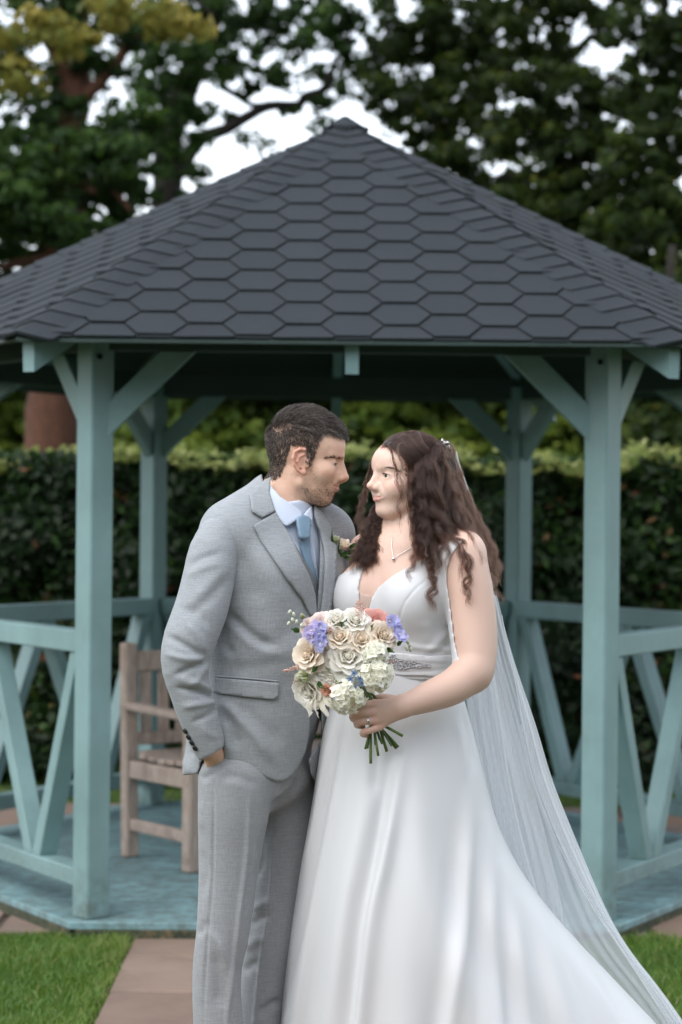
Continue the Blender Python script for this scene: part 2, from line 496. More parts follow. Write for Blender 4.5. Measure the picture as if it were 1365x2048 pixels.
tree('pine_tree', 'large pine with reddish trunk at the left behind the hedge', (g.x, Y, 0), tp, [0.36, 0.28, 0.26, 0.24, 0.22, 0.20, 0.16, 0.10],
     [(at(125, 420, Y), at(-120, 300, Y - 1), 0.09, 0.03, 0.2), (at(135, 250, Y), at(330, 60, Y - .5), 0.08, 0.03, 0.2), (at(130, 520, Y), at(-60, 560, Y - 1), 0.07, 0.02, 0.1),
      (at(140, 150, Y), at(-40, -40, Y), 0.08, 0.02, 0.2), (at(128, 380, Y), at(260, 420, Y - 1), 0.06, 0.02, 0.1)],
     [clump(30, 420, Y - .9, 100, 50, 1.3), clump(140, 470, Y - .9, 90, 40, 1.2), clump(220, 330, Y - .8, 70, 40, .8), clump(20, 340, Y - .8, 80, 40, .8), clump(30, 400, Y - .6, 110, 60, 1.3), clump(130, 400, Y + .3, 100, 70, 1.5), clump(40, 300, Y, 90, 45, 1.0), clump(170, 300, Y, 110, 55, 1.3), clump(-60, 420, Y, 110, 110, 1.3),
      clump(60, 490, Y + .5, 130, 50, 1.3), clump(230, 380, Y, 90, 60, 1.2), clump(110, 215, Y, 70, 50, 0.7), clump(290, 260, Y - .4, 70, 60, 0.8), clump(-40, 250, Y, 70, 60, .6),
      clump(-80, 100, Y, 100, 90, 1.0), clump(80, 110, Y, 110, 60, 0.9), clump(200, 110, Y, 90, 60, 0.9), clump(-60, 20, Y, 110, 40, .6), clump(140, 10, Y, 110, 50, 0.9), clump(250, 30, Y, 90, 45, 0.8),
      clump(-90, 560, Y, 120, 60, 1.2), clump(10, 560, Y + .8, 120, 50, 1.0), clump(-200, 300, Y, 120, 250, 2.5), clump(100, -120, Y, 220, 90, 2.2)], 0.062, PINE, BARK_RED)

Y = 26.0
g = at(345, 885, Y)
tp = [(g.x, Y, 0)] + [tuple(at(px, py, Y)) for px, py in ((345, 885), (340, 600), (335, 380), (345, 250), (385, 140), (420, 40), (470, -120), (520, -400))]
tree('pine_tree', 'leaning dark-stemmed pine with a long bare branch left of the roof', (g.x, Y, 0), tp, [0.24, 0.20, 0.18, 0.17, 0.16, 0.15, 0.14, 0.11, 0.07],
     [(at(330, 365, Y), at(515, 222, Y - .4), 0.10, 0.062, 0.12), (at(515, 222, Y - .4), at(640, 185, Y - .4), 0.062, 0.055, -0.02), (at(640, 185, Y - .4), at(700, 60, Y - .4), 0.055, 0.025, -0.1),
      (at(400, 120, Y), at(560, 40, Y), 0.11, 0.05, 0.1), (at(560, 40, Y), at(620, -60, Y), 0.06, 0.03, 0.0), (at(350, 240, Y), at(250, 150, Y), 0.07, 0.02, 0.1), (at(440, 170, Y), at(640, 200, Y + .6), 0.045, 0.012, -0.15)],
     [clump(290, 410, Y, 60, 60, 0.7), clump(340, 60, Y + .5, 90, 60, 1.0), clump(250, 190, Y, 70, 60, 0.6), clump(450, 130, Y, 90, 35, 0.5), clump(520, 165, Y, 90, 22, 0.3), clump(470, 30, Y, 100, 50, 0.8),
      clump(600, 60, Y, 90, 60, 0.55), clump(640, 130, Y, 70, 40, 0.3), clump(700, 20, Y, 90, 60, 0.6), clump(560, -70, Y, 200, 60, 1.6), clump(330, -80, Y, 140, 70, 1.4), clump(310, 320, Y + .4, 50, 50, .5), clump(660, 230, Y, 40, 30, .12), clump(500, 300, Y, 30, 40, .08), clump(380, 200, Y - .8, 70, 90, .8), clump(330, 130, Y - .8, 80, 60, 1.0), clump(420, 380, Y, 100, 40, .4), clump(560, 130, Y, 160, 60, .9), clump(430, 190, Y, 80, 50, .4), clump(620, 260, Y, 60, 30, .16), clump(700, 130, Y, 70, 70, .7), clump(520, 60, Y, 160, 60, .8), clump(380, 300, Y - .6, 50, 80, .35)], 0.062, PINE, BARK_DK)

# dense evergreens to the right
def ever(px, Y, label, clumps, leafmat=DARK, tr=0.09, name='evergreen_tree'):
    g = at(px, 885, Y)
    tp = [(g.x, Y, 0)] + [tuple(at(px + dx, py, Y)) for dx, py in ((0, 885), (5, 500), (-6, 200), (4, -150))]
    limbs = [(at(px, 420 - 90 * i, Y), at(px + (120 if i % 2 else -120), 360 - 100 * i, Y), 0.07, 0.02, 0.1) for i in range(4)]
    tree(name, label, (g.x, Y, 0), tp, [tr * 1.2, tr, tr * .9, tr * .7, tr * .4], limbs, clumps, 0.062, leafmat, BARK_DK, spray=22)
ever(880, 25.0, 'dense dark evergreen rising directly right of the gazebo peak',
     [clump(800, 60, 25, 80, 60, 0.9), clump(900, 50, 25, 90, 60, 1.3), clump(870, 190, 25, 100, 60, 1.5), clump(800, 220, 25.4, 60, 60, 0.8), clump(950, 250, 25, 100, 60, 1.7), clump(860, 290, 25.3, 80, 40, 1.1),
      clump(960, 350, 25, 100, 60, 1.8), clump(1010, 150, 25, 90, 80, 1.5), clump(950, -50, 25, 200, 60, 2.4), clump(1000, 420, 25.4, 110, 50, 1.6), clump(790, 130, 25.3, 40, 40, .4), clump(900, 120, 25.5, 90, 40, 1.)])
ever(1110, 24.0, 'dense dark evergreen with small sky gaps in the right half',
     [clump(1060, 60, 24, 90, 50, 1.1), clump(1160, 40, 24, 90, 50, 1.0), clump(1080, 200, 24, 100, 60, 1.5), clump(1180, 230, 24, 80, 70, 1.3), clump(1080, 300, 24.3, 110, 70, 1.9), clump(1200, 340, 24, 100, 60, 1.6),
      clump(1100, 410, 24, 120, 60, 1.9), clump(1200, 440, 24.3, 110, 50, 1.5), clump(1150, -60, 24, 180, 60, 2.0), clump(1090, 130, 24.4, 60, 40, .7), clump(1060, 500, 24.5, 140, 60, 1.8), clump(1190, 500, 24.5, 100, 50, 1.4)])
ever(1330, 22.5, 'darkest evergreen at the right edge behind the hedge',
     [clump(1290, 90, 22.5, 70, 60, 0.8), clump(1370, 70, 22.5, 80, 80, 1.3), clump(1350, 230, 22.5, 80, 90, 1.7), clump(1270, 330, 22.5, 80, 60, 1.2), clump(1360, 420, 22.5, 90, 80, 1.9), clump(1260, 470, 22.5, 90, 60, 1.4),
      clump(1340, 560, 22.5, 120, 70, 2.0), clump(1340, -50, 22.5, 160, 60, 2.0), clump(1450, 250, 22.5, 90, 350, 4.5), clump(1260, 560, 22.8, 90, 50, 1.2), clump(1270, 200, 22.8, 50, 60, .7)])
# greenery seen through the gazebo, above the hedge
for px, Y, m, lab in ((30, 30, MIDG, 'leafy green shrub seen left of the red trunk'), (420, 21.2, MIDG, 'pale green bushy tree seen under the roof behind the groom'), (640, 21.8, DARK, 'dark bushy tree seen through the gazebo between the couple'),
                      (800, 21.0, MIDG, 'yellow-green bushy tree seen through the gazebo above the bride'), (960, 21.6, MIDG, 'bright green bushy tree between the bride and the right rear post'), (1130, 20.8, MIDG, 'green bushy tree framed by the right rear post and right front post'),
                      (1320, 20.4, DARK, 'dark bushy tree right of the right front post'), (230, 28, DARK, 'dark bushy tree seen just right of the left front post')):
    g = at(px, 900, Y)
    tp = [(g.x, Y, 0), (g.x + .1, Y, 1.2), (g.x, Y, 2.6), (g.x + .1, Y, 4.0)]
    tree('bushy_tree', lab, (g.x, Y, 0), tp, [0.12, 0.10, 0.07, 0.03], [], [clump(px - 40, 860, Y, 90, 60, 1.6), clump(px + 50, 830, Y + .5, 90, 60, 1.6), clump(px, 770, Y, 110, 60, 2.0), clump(px + 20, 690, Y + .6, 120, 60, 1.6), clump(px, 900, Y, 120, 60, 1.5), clump(px + 20, 950, Y - .4, 130, 50, 1.8), clump(px + 30, 820, Y + 1.2, 130, 70, 2.0), clump(px - 30, 740, Y + 1.4, 130, 60, 1.8)],
         0.085, m, BARK_DK, group='bushes beyond the hedge')

# yellowing branches hanging in at the top left
Y = 19.0
g = at(-330, 885, Y)
tp = [(g.x, Y, 0)] + [tuple(at(px, py, Y)) for px, py in ((-330, 885), (-320, 500), (-300, 150), (-280, -250))]
tree('yellowing_tree', 'tree with yellowing leaves hanging in at the top left corner', (g.x, Y, 0), tp, [0.2, 0.17, 0.15, 0.12, 0.06],
     [(at(-300, 120, Y), at(240, -30, Y), 0.07, 0.02, 0.3), (at(-290, -60, Y), at(430, 30, Y), 0.06, 0.012, 0.5), (at(-300, 200, Y), at(60, 160, Y), 0.05, 0.01, 0.15)],
     [clump(200, 30, Y, 90, 50, .22), clump(110, 60, Y, 80, 60, .20), clump(190, 100, Y, 20, 28, .05), clump(40, 100, Y, 50, 60, .3), clump(50, 165, Y, 24, 40, .12), clump(370, 60, Y, 90, 36, .16), clump(410, 85, Y, 35, 18, .06), clump(330, 85, Y, 18, 20, .04),
      clump(-60, 60, Y, 60, 80, .3), clump(-200, 0, Y, 120, 160, .9)], 0.07, GOLD, BARK_DK)
# ------------------------------------------------------------------ gazebo
def m_paint(name, base, wear=0.5, grime=0.35):
    t = NT(name)
    n = t.noise(3.0, 5, 0.6, t.coord((1, 1, 1)))
    g = t.noise(14, 6, 0.7, t.coord((3, 3, 0.5)))
    d = tuple(c * 0.80 for c in base); l = tuple(min(1, c * 1.08 + 0.008) for c in base)
    c = t.ramp(n, [(0.3, d), (0.7, l)])
    c = t.mix(t.ramp(g, [(0.60, (0, 0, 0)), (0.80, (grime, grime, grime))]), c, (0.10, 0.12, 0.10))
    st = t.noise(22, 5, 0.75, t.coord((4, 4, 0.22)))
    c = t.mix(t.ramp(st, [(0.52, (0, 0, 0)), (0.78, (0.32,) * 3)]), c, tuple(x * .62 for x in base))
    sp = t.noise(30, 5, 0.75, t.coord((1.4, 1.4, 0.45)))
    c = t.mix(t.ramp(sp, [(0.655, (0, 0, 0)), (0.70, (wear, wear, wear))]), c, (0.27, 0.22, 0.16))
    geo = t.node('ShaderNodeNewGeometry'); sx = t.node('ShaderNodeSeparateXYZ'); t.t.links.new(geo.outputs['Position'], sx.inputs[0])
    low = t.math('MULTIPLY', t.math('SUBTRACT', 1.0, t.math('MULTIPLY', sx.outputs[2], 3.2)), t.ramp(t.noise(18, 5, 0.7), [(0.42, (0, 0, 0)), (0.65, (1, 1, 1))]))
    c = t.mix(t.math('MINIMUM', t.math('MAXIMUM', low, 0.0), 0.55), c, (0.075, 0.080, 0.060))
    t.set(color=c, rough=t.ramp(n, [(0.3, (0.42,) * 3), (0.7, (0.6,) * 3)]))
    grain = t.noise(30, 5, 0.6, t.coord((5, 5, 0.6)))
    t.bump(t.math('ADD', t.math('MULTIPLY', grain, 0.6), n), 0.25, 0.004)
    return t.m
PAINT = m_paint('teal_paint', (0.185, 0.305, 0.305))
PAINT_SHADED = m_paint('green_paint_roof_shade', (0.022, 0.048, 0.040), 0.15)  # near-black base: the shade under the roof is put into this colour
DECKP = m_paint('teal_deck_paint', (0.200, 0.350, 0.375), 0.55, 0.5)
def m_moss():
    t = NT('mossy_timber')
    n = t.noise(25, 5, 0.7)
    t.set(color=t.ramp(n, [(0.3, (0.02, 0.022, 0.014)), (0.55, (0.06, 0.07, 0.04)), (0.72, (0.22, 0.13, 0.07))]), rough=0.95)
    t.bump(n, 0.8, 0.02); return t.m
MOSS = m_moss()
def m_shingle(name, base):
    t = NT(name)
    r = t.rand()
    n = t.noise(900, 2, 0.5); n2 = t.noise(3.5, 5, 0.6); n4 = t.noise(55, 3, .6); n3 = t.noise(40, 3)
    lo = tuple(c * 0.84 for c in base); hi = tuple(c * 1.18 for c in base)
    c = t.ramp(r, [(0, lo), (1, hi)])
    c = t.mix(0.45, c, t.ramp(n, [(0.35, tuple(c * 0.55 for c in base)), (0.65, tuple(c * 1.6 for c in base))]))
    c = t.mix(t.ramp(n2, [(0.45, (0, 0, 0)), (0.75, (0.35,) * 3)]), c, tuple(c * 1.35 for c in base))
    c = t.mix(t.ramp(n4, [(0.60, (0, 0, 0)), (0.78, (0.30,) * 3)]), c, tuple(x * 2.0 for x in base))
    t.set(color=c, rough=0.82, spec=0.35)
    t.bump(t.math('ADD', n, t.math('MULTIPLY', n3, .8)), 0.5, 0.003); return t.m
SHING = m_shingle('grey_felt_shingle', (0.0175, 0.0235, 0.0285))
FELT = plain('black_felt', (0.008, 0.009, 0.010), 0.95)

GAZ = empty('gazebo', (0.002, 9.751, 0), R(0.93))
tag(GAZ, 'hexagonal teal-painted timber gazebo with dark grey hexagon-shingled roof', 'gazebo')
S = 1.84                 # post-to-post side = circumradius
DECK = 0.075
def hexv(r, k, z=0.0):
    a = R(60 * k)
    return Vector((r * math.cos(a), r * math.sin(a), z))
# corners: k=4 front left, k=5 front right, 0 right, 3 left, 1 rear right, 2 rear left
def hex_planes(r):
    ap = r * math.cos(R(30))
    return [(math.cos(R(30 + 60 * k)), math.sin(R(30 + 60 * k)), ap) for k in range(6)]

# deck boards
rd, bw = 1.965, 0.121
y = -rd * math.cos(R(30))
while y < rd * math.cos(R(30)) - 0.01:
    poly = clip_poly([(-2.2, y + .0025), (2.2, y + .0025), (2.2, y + bw - .0025), (-2.2, y + bw - .0025)], hex_planes(rd))
    if poly:
        bm = bmesh.new(); prism_bm(bm, [Vector((p[0], p[1], 0)) for p in poly], (0, 0, 1), DECK - 0.024, DECK + random.uniform(-.0012, .0012))
        es = [e for e in bm.edges if all(v.co.z > DECK - .01 for v in e.verts)]
        bmesh.ops.bevel(bm, geom=es, offset=0.003, segments=1, affect='EDGES')
        bm_link('deck_board', bm, DECKP, GAZ)
    y += bw
for k in range(6):
    a, b = hexv(1.93, k, 0.027), hexv(1.93, k + 1, 0.027)
    beam('bearer', a, b, 0.06, 0.046, MOSS, GAZ, bevel=0.004)
for k in range(7):
    yy = -1.5 + k * 0.5
    w = min(1.9 - abs(yy) / math.tan(R(60)), 1.7)
    beam('joist', (-w, yy, .026), (w, yy, .026), 0.05, 0.042, MOSS, GAZ, bevel=0)

# posts
PW = 0.099
ang_sign = {4: -50, 5: -130, 3: -50, 0: -130, 2: 50, 1: 130}
for k in range(6):
    p = hexv(S, k)
    M = Matrix.Translation((p.x, p.y, (DECK + 2.19) / 2)) @ Matrix.Rotation(R(ang_sign[k]), 4, 'Z')
    bm = bmesh.new(); box_bm(bm, M, PW, PW, 2.19 - DECK, 0.006)
    bm_link('post', bm, PAINT, GAZ)
BZ = 2.125     # underside of the ring beams
for k in range(6):
    a, b = hexv(S, k, BZ + 0.055), hexv(S, k + 1, BZ + 0.055)
    d = (b - a).normalized()
    beam('ring_beam', a + d * 0.02, b - d * 0.02, 0.048, 0.11, PAINT_SHADED, GAZ)
    for (p, s) in ((hexv(S, k, 0), d), (hexv(S, k + 1, 0), -d)):
        # brace in the plane of the side: vertical foot on the post, top against the beam
        n = d.cross(Vector((0, 0, 1)))
        x0, z0, hgt = 0.042, 1.806, 0.128
        run = BZ - z0
        pts = [p + s * x0 + Vector((0, 0, z0)), p + s * (x0 + run) + Vector((0, 0, BZ)), p + s * (x0 + run - hgt) + Vector((0, 0, BZ)), p + s * x0 + Vector((0, 0, z0 + hgt))]
        bm = bmesh.new(); prism_bm(bm, pts, n, -0.024, 0.024)
        bmesh.ops.recalc_face_normals(bm, faces=bm.faces)
        bmesh.ops.bevel(bm, geom=list(bm.edges), offset=0.003, segments=1, affect='EDGES')
        bm_link('brace', bm, PAINT, GAZ)
# bolt heads on the front posts
for k in (4, 5):
    p = hexv(S, k)
    for sgn in (-1, 1):
        q = p + Vector((0.02 * (1 if k == 4 else -1), -0.066, 2.10))
    bm = bmesh.new(); bmesh.ops.create_cone(bm, cap_ends=True, segments=10, radius1=.011, radius2=.009, depth=.012, matrix=Matrix.Translation(q) @ Matrix.Rotation(R(90), 4, 'X'))
    bm_link('bolt_head', bm, plain('dark_iron', (0.02, 0.02, 0.02), 0.5, metal=0.8), GAZ)

# rails and zig-zag balustrade on every side but the front
for k in range(6):
    if k == 4: continue
    A, B = hexv(S, k), hexv(S, k + 1)
    d = (B - A).normalized(); n = Vector((-d.y, d.x, 0)); L = (B - A).length
    za, zb = DECK + 0.108, DECK + 1.035
    a, b = A + d * 0.045, B - d * 0.045
    up = Vector((0, 0, 1))
    beam('bottom_rail', a + up * (za + .032), b + up * (za + .032), 0.092, 0.064, PAINT, GAZ)
    beam('top_rail', a + up * (zb - .040), b + up * (zb - .040), 0.085, 0.080, PAINT, GAZ)
    zt, zl = zb - 0.080, za + 0.064
    q = [0.075, L * 0.25, L * 0.5, L * 0.75, L - 0.075]
    w = 0.070
    for i in range(4):
        x0, x1 = q[i], q[i + 1]
        lo_i = i % 2 == 0           # falling then rising
        ztop_x, zlow_x = (x0, x1) if lo_i else (x1, x0)
        # keep neighbours apart at the meeting points
        sgn = 1 if ztop_x < zlow_x else -1
        tx, lx = ztop_x + sgn * w * .2, zlow_x - sgn * w * 0.55
        pts = [A + d * (tx - w * .5) + up * zt, A + d * (tx + w * .5) + up * zt, A + d * (lx + w * .5) + up * zl, A + d * (lx - w * .5) + up * zl]
        bm = bmesh.new(); prism_bm(bm, pts, n, -0.036, 0.036)
        bmesh.ops.recalc_face_normals(bm, faces=bm.faces)
        bmesh.ops.bevel(bm, geom=list(bm.edges), offset=0.003, segments=1, affect='EDGES')
        bm_link('baluster', bm, PAINT, GAZ)

# ---- roof
E = 2.295; EZ = 2.150; APZ = 3.225
apex = Vector((0, 0, APZ))
for k in range(6):
    # hip rafters and middle rafters, plumb-cut tails
    for (dirv, rad, nm) in ((hexv(1, k), E - 0.05, 'hip_rafter'), ((hexv(1, k) + hexv(1, k + 1)).normalized(), E * math.cos(R(30)) - 0.05, 'rafter')):
        full = E if nm == 'hip_rafter' else E * math.cos(R(30))
        def zr(r): return APZ - (APZ - EZ) * r / full - 0.030
        n = dirv.cross(Vector((0, 0, 1)))
        dep = 0.118
        pts = [dirv * 0.03 + Vector((0, 0, zr(.03))), dirv * 0.03 + Vector((0, 0, zr(.03) - dep)), dirv * (rad - 0.005) + Vector((0, 0, zr(rad) - dep)), dirv * rad + Vector((0, 0, zr(rad)))]
        bm = bmesh.new(); prism_bm(bm, pts, n, -0.0235, 0.0235)
        bm_link(nm, bm, PAINT, GAZ)
    a, b = hexv(E, k, EZ), hexv(E, k + 1, EZ)
    nrm = (b - a).cross(apex - a).normalized()
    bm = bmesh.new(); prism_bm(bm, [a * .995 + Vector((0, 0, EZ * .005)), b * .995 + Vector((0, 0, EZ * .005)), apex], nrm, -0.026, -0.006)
    bm_link('roof_boarding', bm, PAINT_SHADED, GAZ)
    bm = bmesh.new(); prism_bm(bm, [a, b, apex], nrm, -0.005, 0.0)
    bm_link('roof_felt', bm, FELT, GAZ)
    # trim under the eave
    beam('eave_trim', a + Vector((0, 0, -.018)), b + Vector((0, 0, -.013)), 0.010, 0.016, PAINT_SHADED, GAZ, bevel=0.002)

def shingle_face(k, individual):
    a, b = hexv(E, k, EZ), hexv(E, k + 1, EZ)
    ux = (b - a).normalized(); mid = (a + b) / 2
    vy = (apex - mid); SL = vy.length; vy.normalize()
    n = ux.cross(vy)
    if n.z < 0: n = -n
    half = E / 2
    planes = [(0, -1, 0.012), (SL, half, half * SL - 0.02), (-SL, half, half * SL - 0.02)]
    planes = [(nx / math.hypot(nx, ny), ny / math.hypot(nx, ny), c / math.hypot(nx, ny)) for nx, ny, c in planes]
    W, b2, per = 0.222, 0.120, 0.198
    pitch = W + b2
    joined = None if individual else bmesh.new()
    j = 0
    v = -per / 2
    while v < SL:
        off = pitch / 2 if j % 2 else 0.0
        i0 = int(half / pitch) + 2
        for i in range(-i0, i0 + 1):
            cx, cy = i * pitch + off, v
            g = 0.0042
            hexp = [(cx - W / 2 + g, cy), (cx - b2 / 2 + g * .6, cy - per / 2 + g), (cx + b2 / 2 - g * .6, cy - per / 2 + g), (cx + W / 2 - g, cy), (cx + b2 / 2 - g * .6, cy + per / 2 - g), (cx - b2 / 2 + g * .6, cy + per / 2 - g)]
            poly = clip_poly(hexp, planes)
            if len(poly) < 3: continue
            ar = abs(sum(poly[q][0] * poly[(q + 1) % len(poly)][1] - poly[(q + 1) % len(poly)][0] * poly[q][1] for q in range(len(poly)))) / 2
            if ar < 4e-4: continue
            bm = joined if joined is not None else bmesh.new()
            lift = random.uniform(.0, .0025); tw = random.uniform(-.0025, .0025)
            lo, hi = [], []
            for (x, y2) in poly:
                t = 1 - (y2 - (cy - per / 2)) / per
                h = 0.003 + (0.0062 + lift) * t + tw * (x - cx) / W
                p = mid + ux * x + vy * y2
                lo.append(bm.verts.new(p)); hi.append(bm.verts.new(p + n * h))
            kk = len(poly)
            bm.faces.new(hi); bm.faces.new(lo[::-1])
            for q in range(kk): bm.faces.new((lo[q], lo[(q + 1) % kk], hi[(q + 1) % kk], hi[q]))
            if joined is None: bm_link('shingle', bm, SHING, GAZ)
        v += per / 2; j += 1
    if joined is not None:
        o = bm_link('shingle_mass', joined, SHING, GAZ); o['kind'] = 'stuff'
for k in range(6): shingle_face(k, k in (3, 4, 5))

# ridge caps folded over each hip
def ridge(k, individual):
    a = hexv(E, k, EZ); d = (apex - a); L = d.length; d.normalize()
    p0, p1 = hexv(E, k - 1, EZ), hexv(E, k + 1, EZ)
    s0 = (p0 - a).normalized(); s1 = (p1 - a).normalized()
    s0 = (s0 - d * s0.dot(d)).normalized(); s1 = (s1 - d * s1.dot(d)).normalized()
    nu = -(s0 + s1).normalized()
    joined = None if individual else bmesh.new()
    step, w, N = 0.108, 0.128, int(L / 0.108)
    for i in range(N + 1):
        t0 = i * step - 0.012; t1 = min(t0 + step * 1.45, L + 0.02)
        ww = w * random.uniform(.94, 1.05)
        bm = joined if joined is not None else bmesh.new()
        sec = []
        for t, h in ((t0, 0.016 + random.uniform(0, .003)), (t0 + step * .25, 0.0145), (t1, 0.008)):
            c = a + d * t
            row = []
            for (sv, f, dz) in ((s0, 1.0, -.006), (s0, .5, 0.001), (s0, 0, 0.002), (s1, .5, 0.001), (s1, 1.0, -.006)):
                pull = (0.012 if t == t0 and f == 1.0 else 0.0)
                if t > L * .93: f *= .8
                wr = ww if t != t0 else ww * .93
                row.append(bm.verts.new(c + sv * (wr * f) + d * pull + nu * (h + dz) - (s0 + s1) * 0))
            sec.append(row)
        for r0, r1 in zip(sec[:-1], sec[1:]):
            for q in range(4): bm.faces.new((r0[q], r0[q + 1], r1[q + 1], r1[q]))
        # front lip
        lip = [bm.verts.new(v.co - nu * 0.011) for v in sec[0]]
        for q in range(4): bm.faces.new((lip[q], lip[q + 1], sec[0][q + 1], sec[0][q]))
        for side in (0, 4):
            l2 = [bm.verts.new(r[side].co - nu * 0.009) for r in sec]
            for q in range(2): bm.faces.new((sec[q][side], sec[q + 1][side], l2[q + 1], l2[q]))
        if joined is None: bm_link('ridge_cap', bm, SHING, GAZ)
    if joined is not None:
        o = bm_link('ridge_cap_mass', joined, SHING, GAZ); o['kind'] = 'stuff'
for k in range(6): ridge(k, k in (4, 5, 3, 0))
bm = bmesh.new(); bmesh.ops.create_cone(bm, cap_ends=True, segments=6, radius1=0.10, radius2=0.012, depth=0.055, matrix=Matrix.Translation((0, 0, APZ + 0.012)))
bm_link('roof_cap', bm, SHING, GAZ)
# ------------------------------------------------------------------ weathered garden bench inside the gazebo
def m_teak():
    t = NT('weathered_teak')
    n = t.noise(9, 6, 0.65, t.coord((7, 1, 1)), 0.5); n2 = t.noise(4, 4)
    c = t.ramp(n, [(0.25, (0.17, 0.13, 0.105)), (0.5, (0.36, 0.285, 0.24)), (0.75, (0.50, 0.42, 0.36))])
    c = t.mix(t.ramp(n2, [(0.5, (0, 0, 0)), (0.75, (.5, .5, .5))]), c, (0.40, 0.28, 0.20))
    t.set(color=c, rough=0.8); t.bump(n, 0.4, 0.004); return t.m
TEAK = m_teak()
def bench():
    # local x along the bench, y from its back to its front
    bl, fl = Vector((-0.893, 9.58, 0)), Vector((-0.597, 9.17, 0))
    fwd = (fl - bl).normalized(); side = Vector((-fwd.y, fwd.x, 0))     # to the right and back
    rz = math.atan2(side.y, side.x)
    root = empty('garden_bench', (bl.x, bl.y, DECK), rz)
    tag(root, 'weathered wooden slatted bench inside the gazebo behind the groom', 'bench')
    D, W = (fl - bl).length, 1.22
    # y negative = front in local frame (side x up -> y = back)
    def bx(nm, x, y, z, sx, sy, sz, tilt=0, bev=.005):
        bm = bmesh.new(); box_bm(bm, Matrix.Translation((x, y, z)) @ Matrix.Rotation(tilt, 4, 'X'), sx, sy, sz, bev)
        return bm_link(nm, bm, TEAK, root)
    for x in (0.0, W):
        bx('back_leg', x, 0, 0.455, .062, .055, .91, R(-2), .008)
        bx('front_leg', x, -D, 0.31, .062, .062, .62, 0, .008)
        bx('armrest', x, -D / 2, 0.635, .068, D + .06, .032, R(1.5), .008)
        bx('side_rail', x, -D / 2, 0.375, .034, D - .06, .075)
        bx('stretcher', x, -D / 2, 0.14, .03, D - .06, .05)
    bx('front_rail', W / 2, -D, 0.375, W - .062, .034, .075)
    bx('back_rail', W / 2, 0, 0.375, W - .062, .034, .07)
    bx('top_rail', W / 2, .012, 0.83, W - .062, .032, .085, R(-2))
    bx('lower_back_rail', W / 2, .0, 0.50, W - .062, .03, .055, R(-2))
    n = 13
    for i in range(n):
        bx('back_slat', .085 + (W - .17) * i / (n - 1), .008, 0.658, .052, .014, .262, R(-2), .003)
    for i in range(7):
        bx('seat_slat', W / 2, -.05 - (D - .06) * i / 6, 0.428 + .004 * abs(i - 3), W + .02 if i not in (0, 6) else W - .07, .058, .022, 0, .004)
bench()
# ------------------------------------------------------------------ implicit modelling for bodies and clothes
from mathutils.geometry import delaunay_2d_cdt
f32 = np.float32

def axis(*segs):
    """segs: (start, stop, step) joined into one growing coordinate list"""
    out = []
    for a, b, s in segs:
        n = max(1, int(round((b - a) / s)))
        out.append(np.linspace(a, b, n, endpoint=False))
    out.append([segs[-1][1]])
    return np.concatenate(out).astype(f32)

def fine_axis(lo, hi, coarse, fines):
    """coarse spacing with finer bands: fines = [(a, b, step)] (may overlap)"""
    x, out = lo, []
    while x < hi:
        out.append(x)
        st = coarse
        for a, b, s in fines:
            if a - coarse * .5 <= x <= b: st = min(st, s)
        x += st
    return np.array(out, dtype=f32)

